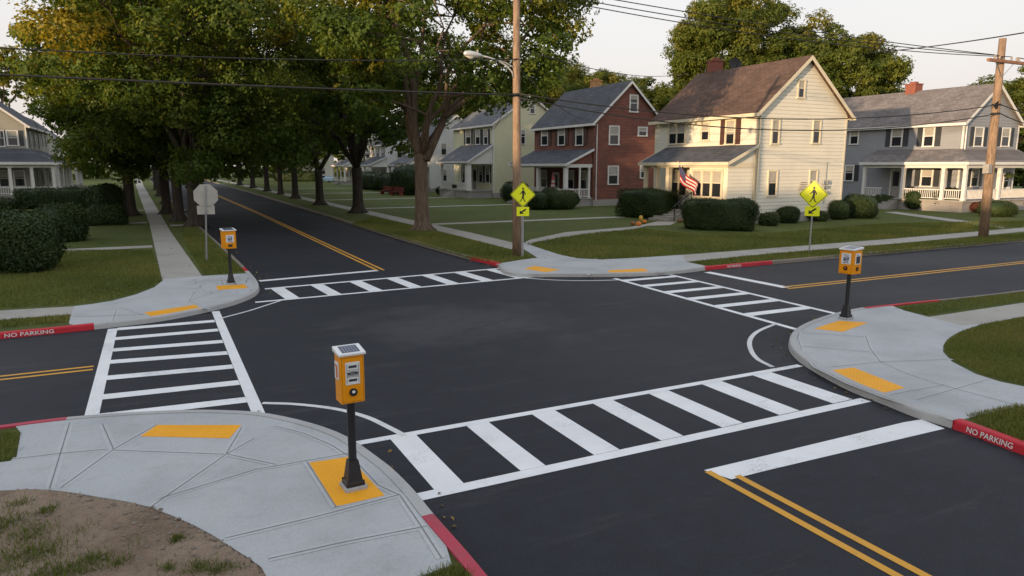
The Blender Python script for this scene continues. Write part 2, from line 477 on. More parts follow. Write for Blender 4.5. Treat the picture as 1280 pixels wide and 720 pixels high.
def lawn(line, corners, name='lawn'):
    b = MB(); pts = offset(line, .08) + corners
    b.poly(pts, ZL)
    return struct(b.build(name, 'lawn'))
lawn(NW_, [(-140, 262)])
lawn(NE_, [(142, 262)])
lawn(SE_, [(142, -120)])
lawn(SW_, [(-140, -120)])

def kerb(line, i0, i1, mat, w=.17, name='kerb', parent=None):
    seg = line[i0:i1 + 1]
    prof = [(0, -.03), (.02, ZK - .03), (.035, ZK - .008), (.06, ZK), (w, ZK), (w, .02)]
    rows = [offset(seg, d) for d, _ in prof]
    b = MB()
    for r in range(len(prof) - 1):
        for i in range(len(seg) - 1):
            b.quad((*rows[r][i], prof[r][1]), (*rows[r][i + 1], prof[r][1]), (*rows[r + 1][i + 1], prof[r + 1][1]), (*rows[r + 1][i], prof[r + 1][1]))
    for e in (0, len(seg) - 1):
        b.quad(*[(*rows[r][e], prof[r][1]) for r in range(len(prof))])
    o = b.build(name, mat)
    return struct(o)

def near_i(line, p):
    return min(range(len(line)), key=lambda i: (line[i][0] - p[0]) ** 2 + (line[i][1] - p[1]) ** 2)

def split_at(line, p):      # insert p's projection so colours change at the right place
    i = near_i(line, p)
    best = None
    for j in (i - 1, i):
        if 0 <= j < len(line) - 1:
            a, b = Vector(line[j]), Vector(line[j + 1]); t = max(0, min(1, (Vector(p) - a).dot(b - a) / (b - a).length_squared))
            q = a + (b - a) * t; d = (q - Vector(p)).length
            if best is None or d < best[0]: best = (d, j, q)
    line.insert(best[1] + 1, (best[2].x, best[2].y)); return best[1] + 1

def kerbs(line, cuts, mats):  # cuts in order along the line
    idx = [0]
    for c in cuts: idx.append(split_at(line, c))
    idx.append(len(line) - 1); res = []
    for k in range(len(mats)):
        m, nm = mats[k]
        res.append(kerb(line, idx[k], idx[k + 1], m, name=nm))
    return res
RED, NEWK, OLDK = ('red_paint', 'red_kerb'), ('kerb', 'kerb'), ('old_kerb', 'kerb')
k_nw = kerbs(NW_, [(-14, 18.65), G(118, 412), (2.8, 26.2), (2.8, 27.2)], [OLDK, RED, NEWK, RED, OLDK])
k_ne = kerbs(NE_, [G(585, 325), G(617, 334.5), G(884, 338.5), G(970, 331)], [OLDK, RED, NEWK, RED, OLDK])
k_se = kerbs(SE_, [(19.2, 11.95), G(1075, 390), G(1190, 536), (10.0, 2.2)], [OLDK, RED, NEWK, RED, OLDK])
k_sw = kerbs(SW_, [(2.47, 3.2), G(546, 655), G(88, 529), (-6, 12)], [OLDK, ('faded_red', 'red_kerb'), NEWK, ('faded_red', 'red_kerb'), OLDK])

def text_mesh(body, size, mat, extrude=.001, bold=.012):
    cu = bpy.data.curves.new('lettering', 'FONT'); cu.body = body; cu.size = size; cu.extrude = extrude; cu.offset = bold * size
    cu.align_x = 'CENTER'; cu.align_y = 'CENTER'; cu.resolution_u = 3
    o = bpy.data.objects.new('lettering', cu); COL.objects.link(o)
    dg = bpy.context.evaluated_depsgraph_get(); me = bpy.data.meshes.new_from_object(o.evaluated_get(dg))
    bpy.data.objects.remove(o); me.materials.clear(); me.materials.append(M[mat])
    return me

def kerb_text(par, body, p, line, size, stretch=1.0, mat='letter_white'):
    best = None
    for j in range(len(line) - 1):
        a, b = Vector(line[j]), Vector(line[j + 1]); t = max(0, min(1, (Vector(p) - a).dot(b - a) / max((b - a).length_squared, 1e-9))); q = a + (b - a) * t
        if best is None or (q - Vector(p)).length < best[0]: best = ((q - Vector(p)).length, q, (b - a).normalized())
    p = best[1]; face = (best[2].y, -best[2].x)
    # p: foot of kerb point, face: outward unit vector of the kerb face
    o = bpy.data.objects.new('lettering', text_mesh(body, size, mat)); COL.objects.link(o)
    x = Vector((-face[1], face[0], 0)); n = Vector((face[0], face[1], .14)).normalized(); y = n.cross(x)
    mw = Matrix((x, y, n)).transposed().to_4x4(); mw.translation = Vector((p[0] + face[0] * -.005, p[1] + face[1] * -.005, .063))
    o.matrix_world = mw @ Matrix.Diagonal((stretch, 1, 1, 1)); o.parent = par
    return o
kerb_text(k_se[3], 'NO PARKING', G(1239, 552), SE_, .112, 1.0)
kerb_text(k_nw[1], 'NO PARKING', G(37, 421), NW_, .12, 1.3)
kerb_text(k_ne[3], 'NO PARKING', G(923, 335.5), NE_, .125, .95)
kerb_text(k_ne[3], 'NO PARKING', G(958, 332.4), NE_, .11, .6, 'faded_red')

# ---- concrete aprons and walks
def slab(pts, mat, z, name):
    b = MB(); b.poly(pts, z)
    for i in range(len(pts)):
        j = (i + 1) % len(pts)
        b.quad((*pts[i], z), (*pts[j], z), (*pts[j], z - .03), (*pts[i], z - .03))
    return struct(b.build(name, mat))

def sub(line, a, b, d=.05):
    i, j = near_i(line, a), near_i(line, b); i, j = min(i, j), max(i, j)
    return offset(line, d)[i:j + 1]

ap_nw = sub(NW_, G(86, 416), (2.8, 26.2)) + [G(310, 341.5, ZC)] + gp([(252, 345), (205, 349), (203, 351), (193, 359), (170, 368), (140, 376), (115, 380), (93, 382.5), (89, 392), (86, 404)])
slab(ap_nw, 'concrete', ZC, 'corner_pavement')
ap_ne = sub(NE_, G(617, 334.5), G(884, 338.5)) + gp([(885, 333), (857, 327), (853, 318.5), (800, 322), (753, 324.3), (723, 323), (700, 318.5), (680, 312), (664, 306.5), (655, 304), (648, 307), (672, 322), (650, 325), (620, 330)])
slab(ap_ne, 'concrete', ZC, 'corner_pavement')
ap_se = sub(SE_, G(1108, 386.5), G(1190, 536)) + gp([(1207, 523), (1240, 515), (1275, 507)]) + [(11.75, 4.6), (11.7, -40), (13.0, -40), (13.05, 5.2)] + gp([(1280, 483), (1250, 477), (1220, 467.5), (1190, 452), (1179, 440), (1179, 432), (1184, 424), (1198, 415), (1227, 405), (1203, 407), (1160, 396), (1130, 388)])
slab(ap_se, 'concrete', ZC, 'corner_pavement')
ap_sw = sub(SW_, G(556, 668), G(28, 538)) + gp([(26, 541), (20, 575), (-40, 584), (-40, 614), (0, 613), (35, 611.5), (62, 612), (95, 616), (130, 622), (160, 627), (190, 634), (215, 644), (240, 655), (265, 668), (290, 684), (313, 699), (327, 709), (334, 722), (345, 760), (480, 760), (520, 722), (565, 706)])
slab(ap_sw, 'concrete', ZC, 'corner_pavement')

def walk(pts, mat='old_concrete', z=.117):
    return slab(pts, mat, z, 'pavement')
w1 = gp([(0, 388), (93, 382.5), (89, 392.5), (0, 399.5)]); walk([(-60, 20.6)] + w1 + [(-60, 19.9)])
la = [(-3.0, 150), (-.44, 50.7), (.0, 25.55), (1.22, 25.75), (.65, 44), (.3, 60), (-1.75, 150), (-3.3, 240), (-4.9, 240)]
walk(la)
ra = [(15.35, 30.1), (15.6, 36), (15.75, 60), (16.0, 150), (15.4, 240), (14.0, 240), (14.75, 150), (14.55, 60), (14.35, 36), (14.05, 28.0)]
walk(ra)
rb = gp([(857, 327), (853, 318.5), (960, 310.5), (1120, 298)]) + [(46.9, 24.1), (140, 26.5), (140, 25.1), (44.4, 22.7)] + gp([(1120, 304), (960, 317)])
walk(rb)
rs = gp([(1160, 396), (1203, 407), (1227, 405), (1280, 395)]) + [(40, 10.1), (40, 11.2)] + gp([(1280, 378), (1220, 387)])
walk(rs)
# house walks
hp = gp([(655, 303.6), (662, 299.5), (707, 290), (787, 283.6), (805, 280.5), (822, 276.5), (846, 277), (838, 281), (808, 282), (790, 286.5), (724, 293.5), (668, 302.6), (664, 305.6)])
walk(hp, 'old_concrete', .118)
walk(gp([(1105, 265), (1120, 264.5), (1212, 276.5), (1262, 283.4), (1252, 285), (1190, 276.8)]), 'old_concrete', .1185)
for v, w in ((36.5, 1.0), (52.2, .8), (67, .9)):
    walk([(-12, v - w / 2), (-.55 + (50 - v) * .02, v - w / 2), (-.55 + (50 - v) * .02, v + w / 2), (-12, v + w / 2)], 'old_concrete', .1185)
for v, w in ((49, .9), (66, .9), (80, 1.0)):
    walk([(.75, v - w / 2), (2.3, v - w / 2), (2.2, v + w / 2), (.7, v + w / 2)], 'old_concrete', .1185)
for v in (42.5, 61, 78, 97, 118):
    walk([(15.75, v - .5), (33, v - .5), (33, v + .5), (15.75, v + .5)], 'old_concrete', .1185)

# joints: trowelled bands and tooled grooves, one structure per corner
def joints(lines, z=ZC, band=.05, name='pavement_joints'):
    b = MB(); g = MB()
    for kk, ln in enumerate(lines):
        for wdt, zz, bb in ((band, z + .001 + .0003 * kk, b), (.006, z + .0055 + .0002 * kk, g)):
            l = offset(ln, wdt); r = offset(ln, -wdt)
            for i in range(len(ln) - 1):
                bb.quad((*r[i], zz), (*r[i + 1], zz), (*l[i + 1], zz), (*l[i], zz))
    struct(b.build('pavement_edging', 'trowel')); struct(g.build(name, 'joint'))
J = lambda *p: [G(x, y, ZC) for x, y in p]
joints([J((87, 529), (62, 611)), J((15, 574), (75, 567), (135, 561.5)), J((143, 563), (200, 565), (280, 568)), J((128, 530), (142, 562)),
        J((196, 531), (142, 562), (76, 610)), J((318, 548), (283, 568), (190, 633)), J((302, 535), (283, 567)),
        J((198, 624), (320, 587), (436, 567)), J((282, 673), (400, 645), (500, 618.5)), J((336, 699), (430, 678), (534, 658)),
        J((344, 533), (380, 542), (415, 557), (444, 576), (473, 607), (500, 619.5), (523, 653), (552, 698)), J((284, 568), (345, 581)), J((384, 578), (420, 634))])
joints([J((1082, 420), (1087, 435), (1100, 452), (1133, 467), (1173, 480), (1220, 493), (1270, 506)), J((1003, 416), (1080, 421)), J((1002, 432.6), (1087, 440)),
        J((1028, 460), (1100, 452.5), (1190, 449)), J((1147, 499.5), (1237, 474)), J((1108, 494.5), (1180, 481)),
        J((1000, 411), (997, 423), (1003, 440), (1020, 459), (1060, 479), (1107, 497), (1193, 525))], band=.05)
joints([J((145, 388), (141, 402)), J((155, 386), (180, 394)), J((236, 376), (257, 348)), J((236, 376), (310, 352)), J((236, 376), (260, 386)), J((93, 396), (180, 393))], band=.05)
joints([J((800, 322), (812, 338)), J((700, 318), (650, 327)), J((745, 323), (735, 344)), J((853, 326), (826, 341))], band=.05)
def cross_joints(a, b, n, w0, w1, z):
    g = MB()
    for k in range(1, n):
        t = k / n; p = Vector(a).lerp(Vector(b), t); d = (Vector(b) - Vector(a)).normalized(); q = Vector((-d.y, d.x))
        g.quad(*[(*(p + q * s + d * e), z) for s, e in ((-w0, -.008), (w1, -.008), (w1, .008), (-w0, .008))])
    struct(g.build('pavement_joints', 'joint'))
cross_joints((.55, 26.5), (-2.35, 150), 80, .55, .55, .120)
cross_joints((14.85, 30.5), (15.35, 150), 78, .6, .6, .120)
cross_joints((20.5, 22.35), (45.5, 23.4), 17, .55, .55, .120)
cross_joints((-30, 20.1), (-4.2, 20.05), 14, .28, .28, .120)

# ---- dirt patch
dp = gp([(-60, 616), (0, 613.5), (35, 612), (62, 612.5), (95, 616.5), (130, 622.5), (160, 627.5), (190, 634.5), (215, 644.5), (240, 655.5), (265, 668.5), (290, 684.5), (313, 699.5), (326, 709), (333, 722), (344, 760), (200, 800), (-100, 800)], ZL)
def bumpy(poly, z, amp, step, mat, name):
    xs = [p[0] for p in poly]; ys = [p[1] for p in poly]
    from mathutils import noise as mn
    def inside(x, y):
        c = False; j = len(poly) - 1
        for i in range(len(poly)):
            if (poly[i][1] > y) != (poly[j][1] > y) and x < (poly[j][0] - poly[i][0]) * (y - poly[i][1]) / (poly[j][1] - poly[i][1]) + poly[i][0]: c = not c
            j = i
        return c
    b = MB(); idx = {}
    nx = int((max(xs) - min(xs)) / step) + 1; ny = int((max(ys) - min(ys)) / step) + 1
    for i in range(nx + 1):
        for j in range(ny + 1):
            x = min(xs) + i * step; y = min(ys) + j * step
            if inside(x, y):
                h = amp * (mn.noise(Vector((x * 3, y * 3, 0))) + .5 * mn.noise(Vector((x * 9, y * 9, 3))) + .25 * mn.noise(Vector((x * 25, y * 25, 7))))
                idx[i, j] = len(b.v); b.v.append((x, y, z + h))
    for (i, j) in idx:
        q = [(i, j), (i + 1, j), (i + 1, j + 1), (i, j + 1)]
        if all(k in idx for k in q): b.f.append(tuple(idx[k] for k in q))
    o = b.build(name, mat, smooth=True)
    return o, inside
flat = MB(); flat.poly(dp, ZL + .004); struct(flat.build('dirt_patch', 'dirt'))
dirt_o, in_dirt = bumpy(dp, ZL + .016, .016, .045, 'dirt', 'dirt_patch'); struct(dirt_o)

# ---- road markings
def mark(polys, mat, name, z=.004):
    b = MB()
    for p in polys: b.poly(p, z)
    return struct(b.build(name, mat))
def strip(a, b, w):
    d = (Vector(b) - Vector(a)).normalized(); q = Vector((-d.y, d.x)) * w / 2
    return [tuple(Vector(a) - q), tuple(Vector(b) - q), tuple(Vector(b) + q), tuple(Vector(a) + q)]
def polystrip(line, w, mat, name, z=.0045):
    l = offset(line, w / 2); r = offset(line, -w / 2); b = MB()
    for i in range(len(line) - 1): b.quad((*r[i], z), (*r[i + 1], z), (*l[i + 1], z), (*l[i], z))
    return struct(b.build(name, mat))
# near crosswalk
cw = [strip((2.1, 9.25), (10.87, 9.24), .15), strip((2.44, 7.33), (10.2, 7.31), .2)]
nb = [(2.70, 3.08), (3.86, 4.22), (4.96, 5.37), (6.08, 6.47), (7.2, 7.61), (8.36, 8.8), (9.56, 10.02)]
cw += [[(a, 7.43), (b, 7.43), (b, 9.176), (a, 9.176)] for a, b in nb]
mark(cw, 'white_paint', 'crosswalk')
# far crosswalk
fb = [(3.02, 3.42), (4.26, 4.66), (5.54, 5.95), (6.84, 7.25), (8.14, 8.56), (9.40, 9.84), (10.72, 11.12)]
def vt(u): return 22.86 + (u - 2.9) * .085
def vb(u): return 20.68 + (u - 2.3) * .058
cw = [strip((2.85, vt(2.85)), (11.9, vt(11.9)), .2), strip((2.3, vb(2.3)), (12.7, vb(12.7)), .17)]
cw += [[(a + .12, vb(a) + .084), (b + .12, vb(b) + .084), (b, vt(b) - .1), (a, vt(a) - .1)] for a, b in fb]
mark(cw, 'white_paint', 'crosswalk')
# left crosswalk
cw = [strip((-1.13, 12.0), (-1.13, 18.75), .2), strip((1.18, 10.85), (1.2, 19.85), .19)]
for a, b in ((18.66, 18.58), (17.61, 17.5), (16.52, 16.27), (15.5, 15.2), (14.32, 14.08), (13.12, 12.95), (12.07, 11.9)):
    cw.append([(-1.03, a - .15), (1.085, b - .15), (1.085, b + .15), (-1.03, a + .15)])
mark(cw, 'white_paint', 'crosswalk')
# right crosswalk
la_, lb_ = Vector(G(768, 348)), Vector(G(996, 412)); ra_, rb_ = Vector(G(838, 343.5)), Vector(G(1050, 393.5))
cw = [strip(la_, lb_, .17), strip(ra_, rb_, .17)]
for v in (19.15, 17.98, 16.75, 15.58, 14.38, 13.2):
    def at(a, b, vv): t = (vv - a.y) / (b.y - a.y); return a.lerp(b, t)
    l, r = at(la_, lb_, v), at(ra_, rb_, v - .05)
    cw.append([(l.x + .085, v - .17), (r.x - .085, v - .2), (r.x - .085, v + .12), (l.x + .085, v + .17)])
mark(cw, 'white_paint', 'crosswalk')
mark([[G(880, 588), G(960, 569), G(1130, 528), G(1152, 524.5), G(1181, 536), G(1100, 555), G(960, 588), G(914, 599.5)]], 'white_paint', 'stop_line')
mark([strip((2.9, 24.55), (7.1, 25.12), .3)], 'white_paint', 'stop_line')
mark([strip(G(884, 340.2), G(983, 359.5), .33)], 'white_paint', 'stop_line')
mark([strip((5.96, 6.36), (5.9, -60), .1), strip((6.2, 6.1), (6.14, -60), .1)], 'yellow_paint', 'centre_line', .0045)
mark([strip((7.10, 25.17), (7.28, 60), .11), strip((7.33, 25.1), (7.5, 60), .11), strip((7.28, 60), (6.6, 250), .11), strip((7.5, 60), (6.82, 250), .11)], 'yellow_paint', 'centre_line', .0045)
mark([strip((17.62, 15.83), (45, 15.9), .12), strip((17.5, 15.55), (45, 15.62), .12), strip((45, 15.9), (140, 17.6), .12), strip((45, 15.62), (140, 17.3), .12)], 'yellow_paint', 'centre_line', .0045)
mark([strip((-1.3, 15.3), (-60, 15.55), .1), strip((-1.3, 15.05), (-60, 15.1), .1)], 'yellow_paint', 'centre_line', .0045)
polystrip(catmull([G(*p) for p in [(328, 504), (370, 505.5), (420, 511.5), (458, 521.5), (487, 535), (506, 545)]], 4), .1, 'thin_paint', 'corner_arc', .0052)
polystrip(catmull([G(*p) for p in [(276, 398), (310, 389), (335, 381), (352, 375.5)]], 4), .08, 'thin_paint', 'corner_arc', .0052)
polystrip(catmull([G(*p) for p in [(648, 347), (690, 350), (730, 351), (775, 350)]], 4), .1, 'thin_paint', 'corner_arc', .0052)
polystrip(catmull([G(*p) for p in [(972, 404), (948, 414), (938, 424), (938, 436), (947, 449), (966, 459)]], 4), .1, 'thin_paint', 'corner_arc', .0052)

# ---- tactile panels (ribbed yellow mats with domes)
def tactile(px, label, n1, n2):
    q = [Vector((*G(x, y, ZC), 0)) for x, y in px]
    c = sum(q, Vector()) / 4
    b = MB()
    lo = [p + Vector((0, 0, ZC - .01)) for p in q]; hi = [c + (p - c) * .985 + Vector((0, 0, ZC + .006)) for p in q]
    b.hexa([*lo, *hi])
    for i in range(n1):
        for j in range(n2):
            s, t = (i + .5) / n1, (j + .5) / n2
            p = (q[0] * (1 - s) + q[1] * s) * (1 - t) + (q[3] * (1 - s) + q[2] * s) * t
            p = c + (p - c) * .95
            b.lathe((p.x, p.y, ZC + .005), [(.016, 0), (.010, .004)], 6)
    o = b.build('tactile_panel', 'tactile', loc=(c.x, c.y, ZC))
    tag(o, label, 'tactile panel', 'yellow tactile paving panels')
tactile([(175, 545.5), (196, 531.5), (302, 531.5), (287, 548)], 'yellow tactile panel facing the left crosswalk on the near corner', 22, 8)
tactile([(386, 578.5), (436, 571), (481, 619.5), (420, 633.5)], 'yellow tactile panel beneath the nearest call post', 8, 14)
tactile([(180, 391), (244, 381), (252, 386), (190, 396.2)], 'yellow tactile panel before the red kerb and left ladder crosswalk', 18, 7)
tactile([(270, 357.5), (306, 355.5), (310, 360), (272, 362.5)], 'yellow tactile panel under the call post beside the stop sign', 10, 6)
tactile([(655, 336), (668, 332.5), (700, 337.3), (682, 340.4)], 'yellow tactile panel in front of the wooden utility pole and crossing sign', 6, 10)
tactile([(759, 338), (805, 335.6), (811, 339), (763, 341.6)], 'yellow tactile panel on far corner in front of the pumpkin lawn', 14, 5)
tactile([(1018, 411), (1048, 401), (1085, 403.5), (1053, 415)], 'yellow tactile panel at the foot of the two faced call post', 8, 10)
tactile([(1036, 463), (1067, 459.5), (1131, 485), (1098, 493)], 'yellow tactile panel on right corner pointing at the wide stop line', 7, 14)

# ------------------------------------------------------------------ foliage
def leaf_mesh(name, centers, normals, sizes, tints, mat, rs, aspect=.62):
    n = len(centers)
    nr = normals / np.maximum(np.linalg.norm(normals, axis=1, keepdims=True), 1e-6)
    t = rs.normal(size=(n, 3)); a = np.cross(nr, t); a /= np.maximum(np.linalg.norm(a, axis=1, keepdims=True), 1e-6); b = np.cross(nr, a)
    L = sizes[:, None]; W = L * aspect
    v = np.empty((n, 4, 3), np.float32)
    fold = nr * L * .18
    v[:, 0] = centers - a * L * .5; v[:, 1] = centers + b * W * .5 + fold + a * L * .05
    v[:, 2] = centers + a * L * .5; v[:, 3] = centers - b * W * .5 + fold + a * L * .05
    me = bpy.data.meshes.new(name)
    me.vertices.add(n * 4); me.vertices.foreach_set('co', v.reshape(-1))
    me.loops.add(n * 4); me.loops.foreach_set('vertex_index', np.arange(n * 4, dtype=np.int32))
    me.polygons.add(n); me.polygons.foreach_set('loop_start', np.arange(0, n * 4, 4, dtype=np.int32))
    me.polygons.foreach_set('loop_total', np.full(n, 4, np.int32))
    at = me.attributes.new('tint', 'FLOAT', 'FACE'); at.data.foreach_set('value', np.clip(tints, 0, 1).astype(np.float32))
    me.update(calc_edges=True); me.materials.append(M[mat])
    return me

def clump_leaves(cl, per, size, rs, gold=0.0, zr=(0, 1), outward=None):
    # cl: list of (center, radii); leaves gathered in small sprays so the outline stays ragged
    C_, Nn, S_, T_ = [], [], [], []
    for c, r in cl:
        n = int(per * rs.uniform(.75, 1.25)); c = np.array(c); r = np.array(r)
        nspray = max(6, n // 9)
        d = rs.normal(size=(nspray, 3)); d /= np.linalg.norm(d, axis=1, keepdims=True)
        rad = rs.uniform(.35, 1.08, (nspray, 1)) ** .7
        sp = d * rad
        k = rs.integers(0, nspray, n)
        p = sp[k] + rs.normal(size=(n, 3)) * .11
        pos = c + p * r
        nor = d[k] * .95 + rs.normal(size=(n, 3)) * .42 + np.array([0, 0, .45])
        tb = rs.normal(.34, .12); spt = rs.normal(0, .10, nspray)
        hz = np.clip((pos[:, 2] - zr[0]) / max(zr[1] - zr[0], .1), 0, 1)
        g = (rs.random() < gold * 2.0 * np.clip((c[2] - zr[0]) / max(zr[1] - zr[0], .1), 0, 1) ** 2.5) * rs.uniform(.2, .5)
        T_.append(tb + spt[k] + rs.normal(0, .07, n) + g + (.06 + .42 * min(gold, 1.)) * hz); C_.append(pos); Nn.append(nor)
        S_.append(size * rs.uniform(.65, 1.35, n))
    return np.concatenate(C_), np.concatenate(Nn), np.concatenate(S_), np.concatenate(T_)

def limb_pts(a, b, sag, rs, n=6):
    a, b = Vector(a), Vector(b); L = (b - a).length; out = []
    for i in range(n + 1):
        t = i / n; p = a.lerp(b, t); p.z += sag * L * math.sin(PI * t)
        if 0 < i < n: p += Vector(rs.normal(size=3)) * L * .025
        out.append(p)
    return out

def tree(label, base, th, tr, cz, rad, seed, ncl=60, per=300, leaf=.26, crad=1.5, mat='leaf_oak', barkm='bark_dark', gold=.1, limbs=None, group=None, nlimb=8, off=(0, 0), low=.35, name='tree', lean=(0, 0), zsquash=.72, cat='tree', keep=None):
    rs = np.random.default_rng(seed)
    root = thing(name, (base[0], base[1], base[2] if len(base) > 2 else ZL), label, cat, group)
    bx, by, bz = root.location
    fork = Vector((bx + lean[0], by + lean[1], bz + th))
    b = MB()
    fl = [(0, 1.75), (.12, 1.45), (.3, 1.2), (.7, 1.05), (.45 * th, .95), (.75 * th, .92), (th, .95)]
    b.tube([(bx + lean[0] * z / th, by + lean[1] * z / th, bz + z - .06) for z, _ in fl], [tr * k for _, k in fl], 14)
    for k in range(6):        # root flare
        t = 2 * PI * k / 6 + rs.uniform(-.3, .3)
        b.tube([(bx + math.cos(t) * tr * .55, by + math.sin(t) * tr * .55, bz + tr * 1.5), (bx + math.cos(t) * tr * 1.25, by + math.sin(t) * tr * 1.25, bz + tr * .35), (bx + math.cos(t) * tr * 2.1, by + math.sin(t) * tr * 2.1, bz - .05)], [tr * .4, tr * .36, tr * .2], 6)
    cc = Vector((bx + off[0], by + off[1], bz + cz))
    cl = []
    tries = 0
    while len(cl) < ncl and tries < ncl * 40:
        tries += 1
        d = rs.normal(size=3); d /= np.linalg.norm(d)
        if d[2] < -low and rs.random() < .75: continue
        rr = rs.uniform(.42, 1.0) ** .55
        lump = 1 + .13 * math.sin(3.1 * math.atan2(d[1], d[0]) + seed) + .10 * math.sin(5.3 * d[2] + 2.1 * seed)
        p = Vector((cc.x + d[0] * rad[0] * rr * lump, cc.y + d[1] * rad[1] * rr * lump, cc.z + d[2] * rad[2] * rr * lump))
        if p.z < bz + 1.6: continue
        if keep and not keep(p): continue
        if any((p - Vector(q[0])).length < crad * .62 for q in cl): continue
        k = crad * rs.uniform(.7, 1.25)
        cl.append(((p.x, p.y, p.z), (k, k, k * zsquash)))
    mains = []
    if limbs:
        for pts, r0, r1 in limbs:
            rr = [r0 + (r1 - r0) * i / (len(pts) - 1) for i in range(len(pts))]
            b.tube(pts, rr, 10); mains += [(Vector(p), r) for p, r in zip(pts[1:], rr[1:])]
    for k in range(nlimb):
        t = 2 * PI * k / nlimb + rs.uniform(-.35, .35); el = rs.uniform(.15, 1.15)
        tgt = cc + Vector((math.cos(t) * math.cos(el) * rad[0], math.sin(t) * math.cos(el) * rad[1], math.sin(el) * rad[2] * .85 - rad[2] * .12)) * .68
        st = fork - Vector((lean[0], lean[1], th)) * rs.uniform(0, .10)
        if tgt.z < st.z + .5: tgt.z = st.z + rs.uniform(.6, 2)
        r0 = tr * rs.uniform(.38, .55)
        pts = limb_pts(st, tgt, rs.uniform(.02, .12), rs)
        rr = [r0 * (1 - .72 * i / (len(pts) - 1)) for i in range(len(pts))]
        b.tube(pts, rr, 8); mains += [(p, r) for p, r in zip(pts[2:], rr[2:])]
    if mains:
        for c, r in cl:
            c = Vector(c); q, qr = min(mains, key=lambda m: (m[0] - c).length + (2 if m[0].z > c.z + .5 else 0))
            if (q - c).length > .8:
                b.tube(limb_pts(q, c, .06, rs, 3), [min(qr * .6, .09), .06, .045, .02], 5, cap=False)
    b.build('trunk', barkm, root, smooth=True)
    zs = [c[0][2] for c in cl]
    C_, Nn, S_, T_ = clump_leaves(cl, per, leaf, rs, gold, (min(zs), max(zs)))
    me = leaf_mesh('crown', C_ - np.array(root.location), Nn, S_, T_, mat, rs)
    o = bpy.data.objects.new('crown', me); COL.objects.link(o); o.parent = root
    return root

def tree_copy(src, label, base, scale, rz):
    c = copy_tree(src); c.location = (base[0], base[1], ZL); c.rotation_euler.z = rz
    c.scale = scale if not isinstance(scale, (int, float)) else (scale,) * 3
    c['label'] = label
    return c

def at_v(v, *px): return [on_v(x, y, v) for x, y in px]
# --- the large forked street tree and the row behind it
bb = G(528, 288, ZL)
vb_ = bb[1]
big_limbs = [
    (at_v(vb_, (527, 200), (521, 180), (517, 150), (517, 110), (509, 70), (497, 38), (488, 10), (480, -25)), .30, .10),
    (at_v(vb_ - .3, (532, 200), (543, 176), (556, 146), (580, 118), (612, 92), (640, 70), (660, 40)), .26, .09),
    (at_v(vb_ + .5, (517, 120), (526, 80), (528, 45), (532, 10), (540, -25)), .16, .06),
    (at_v(vb_ + .4, (500, 45), (484, 18), (470, -8)), .13, .05),
    (at_v(vb_ - .8, (556, 146), (590, 120), (622, 106), (655, 92), (700, 82)), .17, .05),
]
tree('big forked street tree with pale brown trunk nearest the intersection', (bb[0], bb[1]), 4.4, .40, 10.2, (7.2, 6.8, 6.6), 3, 96, 600, .22, 1.5, 'leaf_oak', 'bark', .45, limbs=big_limbs, nlimb=6, off=(1.1, -.6), low=.62, keep=lambda p: p.z > 6.3 + .22 * max(0, p.x - 14) and not (p.y < bb[1] + .6 and abs(p.x - 13.3) < 1.5 and p.z < 13.5), name='street_tree', group='street trees along the right verge')
row = [
    ((14.3, 55.5), 3.6, .42, 8.6, (6.6, 6.8, 6.2), 5, 'dark street tree right behind the big forked tree'),
    ((14.0, 68.5), 3.4, .38, 8.4, (6.4, 7.0, 6.2), 8, 'dark street tree whose trunk stands beside the pale blue car'),
    ((14.3, 83.3), 3.5, .36, 9.0, (6.8, 7.4, 6.8), 13, 'dark street tree with a twin forked trunk far along the right verge'),
]
for (bs, th, tr, cz, rad, sd, lb) in row:
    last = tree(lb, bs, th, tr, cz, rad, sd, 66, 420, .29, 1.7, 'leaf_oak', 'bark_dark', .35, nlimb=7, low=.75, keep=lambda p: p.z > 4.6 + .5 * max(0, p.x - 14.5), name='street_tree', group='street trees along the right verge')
tree_copy(last, 'thin trunked street tree next beyond the forked one', (14.6, 95.7), (.9, .9, .95), 1.3)
tree_copy(last, 'pale trunked street tree farther up the right verge', (14.7, 108.7), 1.0, 2.6)
tree_copy(last, 'second last visible street tree up the right verge', (14.8, 126), 1.05, 4.2)
tree_copy(last, 'farthest visible street tree up the right verge', (14.8, 146), 1.1, 5.3)
# --- left verge
lg = 'street trees along the left sidewalk'
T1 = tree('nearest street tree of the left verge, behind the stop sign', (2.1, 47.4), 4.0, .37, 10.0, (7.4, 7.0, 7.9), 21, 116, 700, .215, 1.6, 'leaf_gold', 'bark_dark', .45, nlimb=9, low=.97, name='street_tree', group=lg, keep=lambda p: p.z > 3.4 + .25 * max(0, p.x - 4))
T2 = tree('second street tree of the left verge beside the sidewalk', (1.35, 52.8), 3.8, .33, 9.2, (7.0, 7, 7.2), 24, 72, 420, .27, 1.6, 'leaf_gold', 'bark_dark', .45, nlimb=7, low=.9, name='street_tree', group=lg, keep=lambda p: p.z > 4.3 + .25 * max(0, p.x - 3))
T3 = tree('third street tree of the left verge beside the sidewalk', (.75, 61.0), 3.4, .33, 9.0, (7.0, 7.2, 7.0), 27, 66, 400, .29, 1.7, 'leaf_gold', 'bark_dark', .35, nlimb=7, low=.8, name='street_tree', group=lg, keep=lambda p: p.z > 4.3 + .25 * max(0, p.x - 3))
tree_copy(T3, 'fourth street tree of the left verge, its trunk against the road', (.9, 78), (.9, .9, .95), 2.0)
tree_copy(T3, 'farther street tree of the left verge near the walking person', (.5, 97), (.85, .85, .95), 4.0)
tree_copy(T3, 'farthest street tree of the left verge where the sidewalk ends', (.2, 122), (.8, .8, .95), 5.5)
